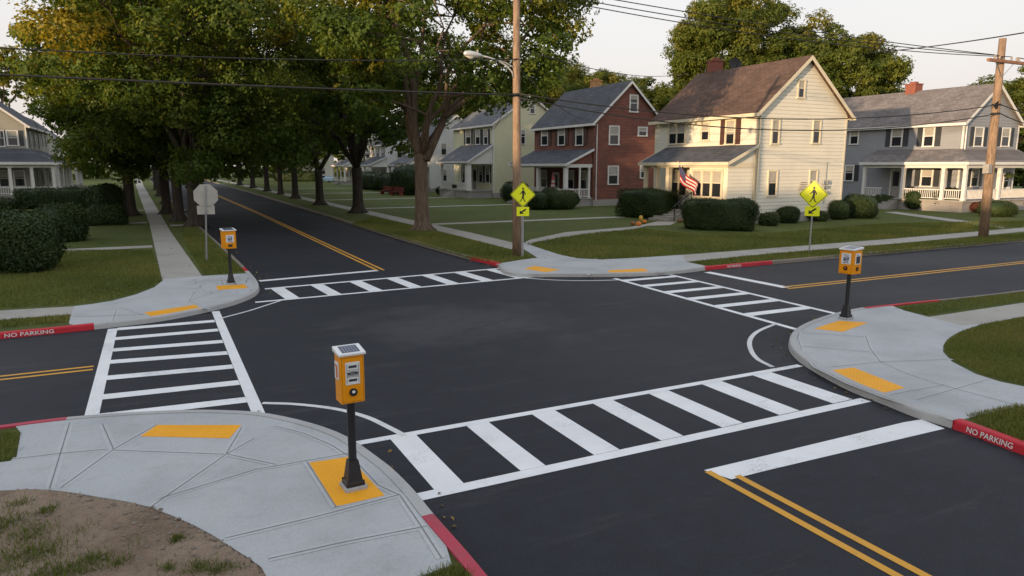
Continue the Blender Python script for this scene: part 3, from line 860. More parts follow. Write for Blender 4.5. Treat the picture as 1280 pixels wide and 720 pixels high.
tree('wide yard tree with low drooping boughs before the left houses', (-1.7, 60.0), 3.6, .38, 8.2, (4.0, 5.6, 5.6), 31, 60, 560, .26, 1.65, 'leaf_gold', 'bark_dark', .25, nlimb=9, low=1.0, name='yard_tree', off=(-.8, 0), keep=lambda p: p.z > 3.3)
tree('small russet tree beside the roof at far left', (-19.5, 128), 6, .4, 15.5, (7, 6.5, 5.5), 33, 40, 240, .45, 1.7, 'leaf_gold', 'bark_dark', .45, nlimb=5, name='yard_tree')
# --- trees behind the houses
bgp = 'trees standing behind the houses'
B1 = tree('tall broad tree rising behind the cream house roof', (63.0, 65.6), 6, .6, 14.0, (8.8, 8.8, 9.2), 41, 190, 860, .27, 1.6, 'leaf_back', 'bark_dark', .3, nlimb=8, name='background_tree', group=bgp)
B2 = tree('dense dark tree between the cream and the grey house', (72.6, 60.6), 5, .55, 11.0, (8.6, 8.2, 8.4), 44, 175, 860, .27, 1.6, 'leaf_back', 'bark_dark', .1, nlimb=7, low=.8, name='background_tree', group=bgp)
c = tree_copy(B1, 'small light green tree beside the brick house chimney', (60, 96), .80, 2.1)
c = tree_copy(B2, 'mid green tree filling the gap right of the brick gable', (61, 79), .76, .7)
c = tree_copy(B1, 'wispy tree behind the grey house chimney', (112, 78), (.72, .72, .66), 3.3)
c = tree_copy(B2, 'low broad tree behind the grey house gable at right edge', (112, 58), (1.05, 1.05, .86), 1.9)
c = tree_copy(B1, 'sunlit tree at the right edge behind the utility pole', (118, 44), (.8, .8, .66), 5.0)
c = tree_copy(B2, 'leafy tree over the roof of the pale yellow house', (50, 92), .85, 3.9)
c = tree_copy(B2, 'leafy tree behind the white porches along the right side', (47, 118), .95, 2.9)
c = tree_copy(B2, 'leafy tree at the far end of the right hand houses', (30, 178), 1.1, 1.1)
c = tree_copy(B1, 'tall tree closing the far end of the street', (6, 225), 1.1, 2.2)
c = tree_copy(B2, 'tree behind the second house on the left side', (-34, 160), .95, 2.4)

def wood(name, pts, h, leaf, per, label, seed, gap=3.2):
    rs = np.random.default_rng(seed); cl = []
    for i in range(len(pts) - 1):
        a, b = Vector(pts[i]), Vector(pts[i + 1]); n = int((b - a).length / gap) + 1
        ha, hb = h[i], h[i + 1]
        for k in range(n):
            t = k / n; p = a.lerp(b, t); hh = (ha + (hb - ha) * t) * rs.uniform(.86, 1.0)
            z = 1.2
            while z < hh:
                cl.append(((p.x + rs.normal() * 1.6, p.y + rs.normal() * 1.6, min(z, hh - .8)), (2.6, 2.6, 1.9))); z += 2.3
    C_, Nn, S_, T_ = clump_leaves(cl, per, leaf, rs, .1, (0, max(h)))
    me = leaf_mesh(name, C_, Nn, S_, T_, 'leaf_back', rs, .8); o = bpy.data.objects.new(name, me); COL.objects.link(o)
    return tag(o, label, 'woods', kind='stuff')
wood('distant_woods', [(-78, 175), (-20, 235), (30, 240), (70, 190), (110, 130), (140, 90), (165, 50), (170, 10)], [10, 12, 12, 12, 10, 9, 9, 9], .95, 130, 'dark line of distant woods closing the view behind the houses', 51)
# unseen tree row added west of the frame, heights shaped to block the low sun
wood('sun_blocker_woods', [(-62, -75), (-62, -38), (-62, -31), (-62, 7.5), (-62, 10.5), (-62, 17), (-62, 75), (-58, 130)], [15, 14, 10.8, 10.8, 14.6, 12.0, 11.0, 12], 1.25, 300, 'unseen tree row added west of the corner to shade the low sun', 52, 1.5)

# ------------------------------------------------------------------ hedges and shrubs
def shrub(name, label, c, half, seed, leaf=.09, n=9000, mat='hedge', boxy=4.0, cat='shrub', group=None, rough=.085, rz=0, base=ZL):
    rs = np.random.default_rng(seed)
    hx, hy, hz = half
    root_loc = (c[0], c[1], base)
    # superellipsoid shell
    d = rs.normal(size=(n, 3)); d /= np.linalg.norm(d, axis=1, keepdims=True)
    e = boxy
    k = (np.abs(d) ** e).sum(axis=1) ** (-1 / e)
    p = d * k[:, None]
    ph = rs.uniform(0, 6, 6)
    lump = 1 + rough * (np.sin(p[:, 0] * hx * 2.3 + ph[0]) * np.sin(p[:, 1] * hy * 2.1 + ph[1]) + .7 * np.sin(p[:, 2] * hz * 4 + ph[2] + p[:, 0] * hx * 3.1))
    shoot = np.where(rs.random(n) < .07, 1 + rs.uniform(.02, .13, n) * np.clip(1.2 / max(half), .3, 1.2), 1.0)
    p = p * lump[:, None] * (1 - np.abs(rs.normal(0, .045, n)))[:, None] * shoot[:, None]
    pos = p * np.array([hx, hy, hz]) + np.array([0, 0, hz * .96])
    pos += rs.normal(size=(n, 3)) * leaf * .5
    pos[:, 2] = np.abs(pos[:, 2])
    cr, sr = math.cos(rz), math.sin(rz)
    nor = np.sign(d) * np.abs(d) ** 1.5 + rs.normal(size=(n, 3)) * .45 + np.array([0, 0, .25])
    tint = .30 + .14 * np.sin(pos[:, 0] * 3 + ph[3]) * np.sin(pos[:, 2] * 4 + ph[4]) + rs.normal(0, .12, n) + .12 * d[:, 2]
    me = leaf_mesh(name, pos.astype(np.float64), nor, leaf * rs.uniform(.6, 1.4, n), tint, mat, rs, .6)
    # dense twiggy inside so nothing shows through
    bm = bmesh.new(); bm.from_mesh(me)
    s = bmesh.ops.create_icosphere(bm, subdivisions=4, radius=1)
    for v in s['verts']:
        q = v.co.normalized(); kk = (abs(q.x) ** e + abs(q.y) ** e + abs(q.z) ** e) ** (-1 / e)
        v.co = Vector((q.x * kk * hx * .93, q.y * kk * hy * .93, max(q.z * kk * hz * .93 + hz * .96, -.02)))
    bm.to_mesh(me); bm.free()
    o = bpy.data.objects.new(name, me); COL.objects.link(o); o.location = root_loc; o.rotation_euler.z = rz
    tag(o, label, cat, group)
    return o

def hedge_between(label, pxl, pxr, ypx, htop, depth, seed, n=12000, leaf=.09, boxy=6, name='hedge', mat='hedge', plane_dir=None, cat='hedge', rough=.075):
    # base front edge from pixel left to right on lawn, height from top pixel row
    a, b = Vector(G(pxl, ypx[0], ZL)), Vector(G(pxr, ypx[1], ZL)); m = (a + b) / 2; d = (b - a)
    q = Vector((-d.y, d.x)).normalized()
    if q.dot(m) < 0: q = -q
    ctr = m + q * depth / 2
    mx = (pxl + pxr) / 2
    dist = math.hypot(*m); z = on_dist(mx, htop, math.hypot(*ctr))
    return shrub(name, label, (ctr.x, ctr.y), (d.length / 2, depth / 2, max(.3, (z - ZL) / 1.96)), seed, leaf, n, mat, boxy, cat, rz=math.atan2(d.y, d.x), rough=rough)

def on_dist(px, py, dist):
    d = ray(px, py); t = dist / math.hypot(d[0], d[1]); return CH + d[2] * t

hedge_between('large rounded dark hedge in front at the left edge', -24, 60, (345, 342), 268, 2.4, 101, 22000, .10, 4)
hedge_between('dark rounded hedge just behind the large left hedge', 58, 115, (305, 301), 257, 2.2, 102, 14000, .10, 3.6)
hedge_between('long low trimmed hedge below the left house porch', 20, 118, (262, 260), 236, 2.5, 103, 14000, .13, 6)
hedge_between('dark bush at the foot of the white porch columns, far left', -14, 28, (274, 272), 248, 2.4, 104, 6000, .12, 3)
hedge_between('tall dark clipped hedge beside the left sidewalk', 124, 160, (272, 270), 232, 2.2, 105, 9000, .12, 7)
hedge_between('low dark hedge in front of the clipped one by the left sidewalk', 108, 160, (283, 281), 258, 1.6, 106, 9000, .11, 5)
hedge_between('long boxy hedge in front of the cream house porch', 852, 942, (287, 290), 250, 1.9, 107, 24000, .085, 8)
hedge_between('boxy hedge left of the cream house steps', 768, 829, (271, 275), 237, 2.4, 108, 16000, .09, 6)
hedge_between('small ball shrub below the cream house gable', 969, 998, (279, 280), 258, 1.35, 109, 6000, .075, 2.3, 'shrub', cat='shrub')
hedge_between('tiny round shrub hidden by the right crossing sign', 1000, 1019, (276, 276), 260, 1.0, 110, 3500, .075, 2.3, 'shrub', cat='shrub')
hedge_between('rounded shrub at the right corner of the cream house', 1034, 1066, (275, 275), 250, 1.6, 111, 7000, .08, 3, 'shrub', cat='shrub')
hedge_between('wider dark shrub touching the cream house corner shrub', 1054, 1099, (273, 274), 244, 2.4, 112, 9000, .085, 3.4, 'shrub', cat='shrub')
hedge_between('tall dark bush against the grey house left wall', 1046, 1082, (250, 251), 224, 2.4, 113, 7000, .11, 3.2, 'shrub', cat='shrub')
hedge_between('left one of two clipped shrubs before the grey porch', 1140, 1166, (263, 263), 237, 2.0, 114, 7000, .085, 3.4, 'shrub', cat='shrub')
hedge_between('right one of two clipped shrubs before the grey porch', 1164, 1200, (264, 265), 236, 2.4, 115, 9000, .085, 3.8, 'shrub', cat='shrub')
hedge_between('red leaved shrub beside the utility pole and grey porch', 1214, 1250, (266, 266), 252, 2.2, 116, 6000, .09, 2.6, 'shrub', 'red_leaf', cat='shrub', rough=.12)
hedge_between('low green bush at the right edge beyond the red shrub', 1246, 1278, (272, 271), 252, 2.0, 117, 6000, .09, 2.5, 'shrub', 'shrub', cat='shrub', rough=.12)
hedge_between('rambling brown green bush at the grey porch steps', 1098, 1128, (261, 261), 244, 1.8, 118, 4500, .09, 2.4, 'shrub', 'shrub', cat='shrub', rough=.16)
hedge_between('pale leafy plant along the cream house foundation', 944, 963, (281, 283), 266, .9, 119, 2500, .11, 2.4, 'plant', 'shrub', cat='plant', rough=.18)
hedge_between('flowering plants under the meters of the cream house', 1018, 1036, (277, 277), 266, .8, 120, 2500, .10, 2.3, 'plant', 'shrub', cat='plant', rough=.2)
hedge_between('dark shrub before the brick porch, nearest the utility pole', 655, 678, (262, 263), 240, 2.0, 121, 6000, .10, 2.8, 'shrub', cat='shrub')
hedge_between('dark mound shrub in the middle of the brick porch', 676, 703, (262, 262), 236, 2.2, 122, 7000, .10, 2.6, 'shrub', cat='shrub')
hedge_between('lighter green shrub right of the brick porch', 698, 730, (263, 261), 239, 2.2, 123, 8000, .10, 2.8, 'shrub', 'shrub', cat='shrub', rough=.1)
hedge_between('tall dark bush at the corner of the pale yellow house', 613, 641, (245, 246), 211, 2.6, 124, 9000, .12, 2.6, 'shrub', cat='shrub', rough=.1)
hedge_between('low dark bush in front of the tall one by the pole', 622, 648, (252, 254), 227, 2.0, 125, 7000, .11, 2.6, 'shrub', cat='shrub', rough=.1)
def shrub_row(label, pxl, pxr, u, ytop, depth, seed, n, leaf, boxy=3.5, name='shrub', cat='shrub', rough=.1):
    va, vb2 = on_u(pxl, 225, u)[1], on_u(pxr, 225, u)[1]; z = on_u((pxl + pxr) / 2, ytop, u)[2]
    return shrub(name, label, (u, (va + vb2) / 2), (depth / 2, abs(va - vb2) / 2, max(.4, (z - ZL) / 1.96)), seed, leaf, n, 'hedge', boxy, cat, rough=rough)
shrub_row('dark rounded shrub just left of the big tree trunk', 497, 519, 29.0, 206, 3.0, 126, 9000, .14, 3)
hedge_between('dark bushes right of the big tree before the yellow porch', 545, 578, (244, 244), 231, 2.0, 127, 7000, .12, 2.5, 'shrub', cat='shrub', rough=.14)
shrub_row('dark hedge below the porch of the farther white house', 452, 478, 30.5, 216, 2.4, 128, 7000, .17, 4, 'hedge', 'hedge')
shrub_row('dark shrub before the porch of the nearer white house', 478, 500, 30.3, 217, 2.4, 129, 7000, .15, 3.4)
hedge_between('far dark hedge under the trees beyond the blue car', 340, 398, (227, 227), 214, 3.0, 130, 7000, .22, 5)

# ------------------------------------------------------------------ houses
def siding_course(b, P, a0f, a1f, z0, z1, step=.235, out=.034):
    # P(a, z, d) -> world; a0f/a1f give the wall limits at height z
    z = z0
    while z < z1 - .01:
        zt = min(z + step, z1)
        l0, r0, l1, r1 = a0f(z), a1f(z), a0f(zt), a1f(zt)
        if r0 - l0 > .02:
            if r1 < l1: l1 = r1 = (l1 + r1) / 2
            b.quad(P(l0, z, out), P(r0, z, out), P(r1, zt, .004), P(l1, zt, .004))
            b.quad(P(l0, z, 0), P(r0, z, 0), P(r0, z, out), P(l0, z, out))
        z = zt

class House:
    def __init__(s, name, label, u0, u1, v0, v1, ze, zp, wall, roof, side=-1, zf=.55, lap=True, trim='trim', over=.32, chimney=None, ridge_u=None, group=None):
        # side -1: the porch front looks along -X, +1: along +X.  Near gable looks along -Y.
        s.u0, s.u1, s.v0, s.v1, s.ze, s.zp, s.side = u0, u1, v0, v1, ze, zp, side
        s.trim = trim
        r = s.root = thing(name, ((u0 + u1) / 2, (v0 + v1) / 2, ZL), label, 'house', group)
        um = ridge_u or (u0 + u1) / 2; s.um = um
        w = MB()
        prof = [(u0, ZL - .1), (u1, ZL - .1), (u1, ze), (um, zp), (u0, ze)]
        w.prism([(x, v0, z) for x, z in prof], (0, v1 - v0, 0))
        if lap:
            la = lambda z: u0 if z < ze else u0 + (um - u0) * (z - ze) / (zp - ze)
            lb = lambda z: u1 if z < ze else u1 - (u1 - um) * (z - ze) / (zp - ze)
            siding_course(w, lambda a, z, d: (a, v0 - d, z), la, lb, zf, zp)
            fu = u0 if side < 0 else u1
            siding_course(w, lambda a, z, d: (fu + side * d, a, z), lambda z: v0, lambda z: v1, zf, ze)
        w.build('wall', wall, r)
        f = MB(); f.box(u0 - .035, u1 + .035, v0 - .035, v1 + .035, ZL - .1, zf - .003); f.build('foundation', 'foundation', r)
        rf = MB(); o = over; t = .14
        for uu in (u0, u1):
            dz = (zp - ze) / (um - uu); ue = uu + (o if uu > um else -o)
            zE = ze + dz * (ue - uu)
            pts = [(ue, v0 - o, zE), (um, v0 - o, zp), (um, v1 + o, zp), (ue, v1 + o, zE)]
            off = .05
            rf.hexa([(x, y, z + off) for x, y, z in pts] + [(x, y, z + off + t) for x, y, z in pts])
        s.roof = rf.build('roof', roof, r)
        tr = MB()
        for uu in (u0, u1):        # rake boards and eave gutters
            dz = (zp - ze) / (um - uu); ue = uu + (o if uu > um else -o); zE = ze + dz * (ue - uu)
            for vv, sg in ((v0 - o - .03, 1), (v1 + o - .012, 1)):
                tr.hexa([(ue, vv, zE - .1), (um, vv, zp - .1), (um, vv + .042, zp - .1), (ue, vv + .042, zE - .1), (ue, vv, zE + .16), (um, vv, zp + .16), (um, vv + .042, zp + .16), (ue, vv + .042, zE + .16)])
            sg = 1 if uu > um else -1
            x0, x1 = sorted((ue + sg * .005, ue + sg * .13))
            tr.box(x0, x1, v0 - o - .05, v1 + o + .05, zE - .08, zE + .13)
            x0, x1 = sorted((uu + sg * .03, ue)); tr.box(x0, x1, v0 - o + .02, v1 + o - .02, zE - .03, zE + .03)
        if lap:
            for uu in (u0, u1):
                x0 = uu - .035 if uu == u0 else uu - .10
                tr.box(x0, x0 + .135, v0 - .036, v0 + .1, zf, ze - .12)
            fu = u0 if side < 0 else u1
            tr.box(fu - .036, fu + .036, v1 - .1, v1 + .036, zf, ze - .12)
        tr.build('trim', trim, r)
        if chimney:
            cu, cv, w2, h, mt = chimney
            c = MB(); zr = zp - abs(cu - um) * (zp - ze) / (u1 - um) - .2
            c.box(cu - w2, cu + w2, cv - w2, cv + w2, zr, zp + h); c.box(cu - w2 - .05, cu + w2 + .05, cv - w2 - .05, cv + w2 + .05, zp + h, zp + h + .1)
            c.box(cu - w2 * .5, cu + w2 * .5, cv - w2 * .5, cv + w2 * .5, zp + h + .1, zp + h + .28)
            c.build('chimney', mt, s.roof)
    def window(s, plane, pxr, off=0.0, shutters=None, blind=None, coord=None, tw=.1, cols=1, shw=.38, pos=None):
        # plane 'f': the front facade, 'g': the near gable, 'p': any front plane at coord
        if plane == 'g':
            v = s.v0 if coord is None else coord
            P = lambda a, z, d: (a, v - d, z)
            if pos is None:
                x0, y0, x1, y1 = pxr; p, q = on_v(x0, (y0 + y1) / 2, v), on_v(x1, (y0 + y1) / 2, v)
                zt, zb = on_v((x0 + x1) / 2, y0, v)[2], on_v((x0 + x1) / 2, y1, v)[2]; a0, a1 = p[0], q[0]
        else:
            u = (s.u0 if s.side < 0 else s.u1) if coord is None else coord
            sd = s.side
            P = lambda a, z, d: (u + sd * d, a, z)
            if pos is None:
                x0, y0, x1, y1 = pxr; p, q = on_u(x0, (y0 + y1) / 2, u), on_u(x1, (y0 + y1) / 2, u)
                zt, zb = on_u((x0 + x1) / 2, y0, u)[2], on_u((x0 + x1) / 2, y1, u)[2]; a0, a1 = sorted((p[1], q[1]))
        if pos is not None: a0, a1, zb, zt = pos
        def bx(b, A0, A1, Z0, Z1, D0, D1):
            b.hexa([P(A0, Z0, D0), P(A1, Z0, D0), P(A1, Z0, D1), P(A0, Z0, D1), P(A0, Z1, D0), P(A1, Z1, D0), P(A1, Z1, D1), P(A0, Z1, D1)])
        tw = min(tw, (a1 - a0) * .16)
        f = MB()
        bx(f, a0, a0 + tw, zb, zt, .0, .085); bx(f, a1 - tw, a1, zb, zt, .0, .085)
        bx(f, a0 + tw, a1 - tw, zt - tw, zt, .0, .083); bx(f, a0 - .03, a1 + .03, zb - .05, zb + tw * .5, .0, .11)
        zm = (zb + zt) / 2 + .02
        wcol = (a1 - a0 - 2 * tw) / cols
        for k in range(cols):
            A0, A1 = a0 + tw + wcol * k, a0 + tw + wcol * (k + 1)
            if k: bx(f, A0 - tw * .6, A0 + tw * .6, zb + tw * .5, zt - tw, .0, .082)
            bx(f, A0, A1, zm - .03, zm + .03, .0, .066)
            for aa in (A0, A1 - .045): bx(f, aa, aa + .045, zb + tw * .5, zt - tw, .0, .06)
        fr = f.build('window', s.trim, s.root)
        g = MB(); bx(g, a0 + tw, a1 - tw, zb + tw * .5, zt - tw, .0, .041); g.build('pane', 'glass', fr)
        if blind:
            c = MB()
            for k in range(cols):
                A0, A1 = a0 + tw + wcol * k + .06, a0 + tw + wcol * (k + 1) - .06
                c.quad(P(A0, zt - tw - (zt - zb - 2 * tw) * blind, .044), P(A1, zt - tw - (zt - zb - 2 * tw) * blind, .044), P(A1, zt - tw, .044), P(A0, zt - tw, .044))
            c.build('blind', 'curtain', fr)
        if shutters:
            for A0, A1 in ((a0 - shw - .03, a0 - .03), (a1 + .03, a1 + shw + .03)):
                h = MB(); bx(h, A0, A1, zb, zt, .0, .06)
                k = 0; zz = zb + .1
                while zz < zt - .12:
                    bx(h, A0 + .05, A1 - .05, zz, zz + .05, .06, .072); zz += .1
                h.build('shutter', shutters, s.root)
        return fr
    def downspout(s, a, z0, z1, plane='g'):
        b = MB()
        if plane == 'g': b.tube([(a, s.v0 - .10, z1), (a, s.v0 - .10, z0)], .05, 6)
        b.build('downspout', s.trim, s.root)

def railing(parent, a, b, z, h=.85, mat='trim', step=.16):
    a, b = Vector(a), Vector(b); L = (b - a).length; d = (b - a) / L; q = Vector((-d.y, d.x)) * .03
    m = MB()
    def bar(p0, p1, z0, z1, w):
        w = q.normalized() * w
        m.hexa([(*(p0 - w), z0), (*(p1 - w), z0), (*(p1 + w), z0), (*(p0 + w), z0), (*(p0 - w), z1), (*(p1 - w), z1), (*(p1 + w), z1), (*(p0 + w), z1)])
    bar(a, b, z + h - .08, z + h, .04); bar(a, b, z + .1, z + .16, .03)
    n = max(2, int(L / step))
    for k in range(1, n):
        p = a + d * (L * k / n); bar(p - d * .025, p + d * .025, z + .16, z + h - .08, .02)
    return m.build('railing', mat, parent)

def post(parent, u, v, z0, z1, w=.11, mat='trim'):
    b = MB(); b.box(u - w, u + w, v - w, v + w, z0, z1); b.box(u - w - .03, u + w + .03, v - w - .03, v + w + .03, z1 - .1, z1 - .002); b.box(u - w - .03, u + w + .03, v - w - .03, v + w + .03, z0, z0 + .16)
    return b.build('porch_post', mat, parent, bevel=.01)

def shed_roof(h, up, v0, v1, ze, zt, roofmat, fascia=True, cheek=None, over=.25):
    # lean-to porch roof from front line u=up (eave ze) to the house front (top zt)
    fu = h.u0 if h.side < 0 else h.u1; sd = h.side
    ue = up + sd * over; t = .1
    k = (zt - ze) / (fu - up); zE = ze + k * (ue - up)
    pts = [(ue, v0 - over, zE), (fu + sd * .03, v0 - over, zt), (fu + sd * .03, v1 + over, zt), (ue, v1 + over, zE)]
    r = MB(); r.hexa([(x, y, z + .03) for x, y, z in pts] + [(x, y, z + .03 + t) for x, y, z in pts])
    rr = r.build('porch_roof', roofmat, h.root)
    tr = MB()
    x0, x1 = sorted((ue + sd * .004, ue + sd * .12)); tr.box(x0, x1, v0 - over - .04, v1 + over + .04, zE - .08, zE + .14)
    x0, x1 = sorted((up - sd * .1, up + sd * .1)); tr.box(x0, x1, v0, v1, ze - .32, ze - .02)          # beam
    for vv in (v0, v1 - .2):
        x0, x1 = sorted((fu + sd * .035, up - sd * .103)); tr.box(x0, x1, vv, vv + .2, ze - .318, ze - .022)
    for vv in (v0 - over - .03, v1 + over - .015):
        tr.hexa([(ue, vv, zE - .06), (fu + sd * .03, vv, zt - .06), (fu + sd * .03, vv + .045, zt - .06), (ue, vv + .045, zE - .06), (ue, vv, zE + .15), (fu + sd * .03, vv, zt + .15), (fu + sd * .03, vv + .045, zt + .15), (ue, vv + .045, zE + .15)])
    x0, x1 = sorted((fu + sd * .035, up + sd * .05)); tr.box(x0, x1, v0 + .05, v1 - .05, ze - .05, ze - .012)   # ceiling
    tr.build('porch_trim', h.trim, h.root)
    if cheek:
        c = MB(); c.prism([(up, v0 + .02, ze - .02), (fu + sd * .035, v0 + .02, ze - .02), (fu + sd * .035, v0 + .02, zt - .02)], (0, .1, 0)); c.build('porch_gable', cheek, h.root)
        c = MB(); c.prism([(up, v1 - .12, ze - .02), (fu + sd * .035, v1 - .12, ze - .02), (fu + sd * .035, v1 - .12, zt - .02)], (0, .1, 0)); c.build('porch_gable', cheek, h.root)
    return rr

def floor(h, u0, u1, v0, v1, z, mat='porch_board', base='foundation'):
    b = MB(); b.box(u0, u1, v0, v1, z - .12, z); o = b.build('porch_floor', mat, h.root)
    b = MB(); b.box(u0 + .08, u1 - .04, v0 + .08, v1 - .08, ZL - .1, z - .123); b.build('porch_base', base, o)
    return o

def door(h, a0, a1, z0, z1, coord, mat='door'):
    sd = h.side; b = MB(); f = MB()
    def bx(m, A0, A1, Z0, Z1, D0, D1):
        x0, x1 = sorted((coord + sd * D0, coord + sd * D1)); m.box(x0, x1, A0, A1, Z0, Z1)
    bx(b, a0, a1, z0, z1, 0, .05); d = b.build('door', mat, h.root)
    bx(f, a0 - .12, a0, z0, z1 + .12, 0, .08); bx(f, a1, a1 + .12, z0, z1 + .12, 0, .08); bx(f, a0, a1, z1, z1 + .12, 0, .078); f.build('door_frame', h.trim, d)
    g = MB(); bx(g, a0 + .14, a1 - .14, z0 + .95, z1 - .15, .05, .056); g.build('pane', 'glass', d)
    k = MB(); kx = coord + sd * .09; k.tube([(coord + sd * .05, a1 - .08, z0 + .95), (kx, a1 - .08, z0 + .95)], .03, 8); k.build('handle', 'black', d)
    return d

def steps(h, u_top, sd, v0, v1, z_top, n, tread=.3, mat='old_concrete'):
    b = MB(); rise = (z_top - ZL) / (n + 1)
    for k in range(n):
        x0, x1 = sorted((u_top, u_top + sd * tread * (k + 1)))
        b.box(x0, x1, v0 + .001 * k, v1 - .001 * k, ZL - .05, z_top - rise * (k + 1))
    return b.build('steps', mat, h.root)

# --- red brick house
hb = House('brick_house', 'two storey red brick house with grey roof and white porch', 36.2, 43.9, 55.3, 66.7, 7.75, 11.35, 'brick', 'roof_slate', zf=.7, lap=False, chimney=(41.0, 62.5, .42, .9, 'chimney_tan'))
for r_, bl in (((786.4, 118.3, 797.5, 140), .25), ((760.8, 157, 774, 180.8), .5), ((797, 158.4, 809, 170), .4), ((759.3, 207, 773, 230.4), .55), ((799.6, 206.6, 806, 222.5), .4)):
    hb.window('g', r_, blind=bl)
for r_ in ((677, 158.4, 685.6, 181.6), (698, 157.2, 706.8, 181.4), (720, 156.3, 729.7, 181.6)):
    hb.window('f', r_, blind=.5, shutters='shutter_brown', shw=.62)
shed_roof(hb, 33.45, 55.45, 66.5, 3.95, 5.2, 'roof_slate', cheek='brick')
floor(hb, 33.3, 36.2, 55.35, 66.6, .85)
for v in (55.75, 60.9, 66.2): post(hb.root, 33.5, v, .85, 3.64, .17 if v < 56 else .15)
post(hb.root, 35.9, 55.6, .85, 3.64, .1); post(hb.root, 34.9, 55.6, .85, 3.64, .07)
railing(hb.root, (33.5, 55.9), (33.5, 60.75), .85); railing(hb.root, (33.5, 61.05), (33.5, 63.6), .85); railing(hb.root, (33.65, 55.6), (35.8, 55.6), .85)
railing(hb.root, (33.5, 64.9), (33.5, 66.1), .85)
for v0_, v1_, c_ in ((56.3, 57.5, 1), (58.6, 60.0, 1), (63.9, 65.2, 1)): hb.window('f', None, pos=(v0_, v1_, 1.6, 3.35), blind=.45, shutters='shutter_brown', shw=.4)
door(hb, 61.6, 62.6, .85, 3.0, 36.2)
steps(hb, 33.3, -1, 63.6, 64.9, .85, 4)
hb.downspout(36.45, .6, 7.5)
b = MB(); b.box(41.2, 42.3, 55.24, 55.3, .12, .66); b.build('basement_window', 'shutter_brown', hb.root)

# --- cream house
hc = House('cream_house', 'cream sided house with brown roof, flag and glazed front porch', 34.5, 42.7, 33.9, 44.2, 7.2, 10.65, 'cream', 'roof_brown', zf=.75, trim='cream_trim', chimney=(39.0, 43.0, .42, .95, 'chimney_brick'))
for r_, bl in (((996.5, 99, 1006.2, 122.5), .5), ((963.5, 148.8, 974.3, 180), .5), ((1014.8, 149.4, 1025.4, 179.4), .4), ((958.6, 212.6, 971.2, 244.8), .45), ((1010.5, 212, 1021, 241), .5)):
    hc.window('g', r_, blind=bl)
hc.window('f', (836, 151.9, 858, 180), cols=2, blind=.55)
hc.window('f', (876.4, 152.5, 888, 175.4), blind=.55)
hc.window('f', (907, 149.4, 920, 180.6), blind=.6, shutters='shutter_brown', shw=.42)
UP = 32.3
shed_roof(hc, UP, 33.95, 42.6, 4.0, 5.0, 'roof_slate', cheek='cream')
floor(hc, UP - .1, 34.5, 33.92, 42.7, .8, 'old_concrete')
b = MB(); b.box(UP, UP + .12, 34.0, 37.6, .8, 3.68); b.box(UP + .12, 34.45, 34.0, 34.12, .8, 3.68); b.box(UP + .12, 34.45, 37.48, 37.6, .8, 3.68); b.build('porch_wall', 'cream', hc.root)
wb = MB(); siding_course(wb, lambda a, z, d: (a, 34.0 - d, z), lambda z: UP, lambda z: 34.45, .8, 3.68); wb.build('porch_siding', 'cream', hc.root)
hc.window('f', None, pos=(34.35, 37.35, 1.75, 3.6), coord=UP, cols=3, blind=.5, tw=.16)
hc.window('f', None, pos=(40.3, 42.2, 1.6, 3.55), coord=34.5, cols=2, blind=.5, tw=.14)
door(hc, 38.5, 39.5, .8, 2.95, 34.5, 'cream_trim')
for v in (42.4, 41.1): post(hc.root, UP + .05, v, .8, 3.68, .12, 'cream_trim')
post(hc.root, UP + .05, 39.8, .8, 3.68, .16, 'cream_trim')
railing(hc.root, (UP + .05, 41.25), (UP + .05, 42.25), .8, .8, 'cream_trim'); railing(hc.root, (UP + .05, 39.95), (UP + .05, 41.1), .8, .8, 'black_soft')
steps(hc, UP - .1, -1, 37.7, 39.6, .8, 4, .42)
hc.downspout(34.62, .8, 7.0)
p = on_v(1031, 232, hc.v0); p2 = on_v(1003, 232, hc.v0)
b = MB()
for dx, dz, s_ in ((-.22, .22, .13), (.12, .22, .14), (-.2, -.12, .1), (.1, -.1, .1), (.14, -.5, .12)): b.box(p[0] + dx - s_, p[0] + dx + s_, 33.72, 33.88, p[2] + dz - s_, p[2] + dz + s_)
b.tube([(p[0] - .05, 33.84, p[2] + 1.6), (p[0] - .05, 33.84, p[2] - 1.2)], .03, 6); b.build('electric_meter', 'galv', hc.root, bevel=.02)
b = MB()
for k in range(4): b.box(p2[0] - .42 + .04 * k, p2[0] + .45 - .05 * k, 33.78, 33.88, p2[2] - .24 + .15 * k, p2[2] - .20 + .15 * k)
b.build('wall_bracket', 'curtain', hc.root)
# satellite dish on the chimney side
b = MB(); dc = Vector((40.0, 42.0, 11.35)); pr = [(.0, 0), (.2, .02), (.38, .07), (.5, .13)]
aim = Vector((-.35, -1, .3)).normalized(); s_ = aim.cross(Vector((0, 0, 1))).normalized(); t_ = s_.cross(aim)
n0 = len(b.v)
for r_, d_ in pr:
    for k in range(16):
        a_ = 2 * PI * k / 16; b.v.append(tuple(dc + s_ * r_ * math.cos(a_) + t_ * r_ * math.sin(a_) + aim * d_))
for i in range(3):
    for k in range(16): b.f.append((n0 + i * 16 + k, n0 + i * 16 + (k + 1) % 16, n0 + (i + 1) * 16 + (k + 1) % 16, n0 + (i + 1) * 16 + k))
b.tube([dc, dc - Vector((0, 0, 1.2))], .035, 6); b.tube([dc - t_ * .4 + aim * .1, dc + aim * .6], .02, 5); b.build('satellite_dish', 'black_soft', hc.roof)

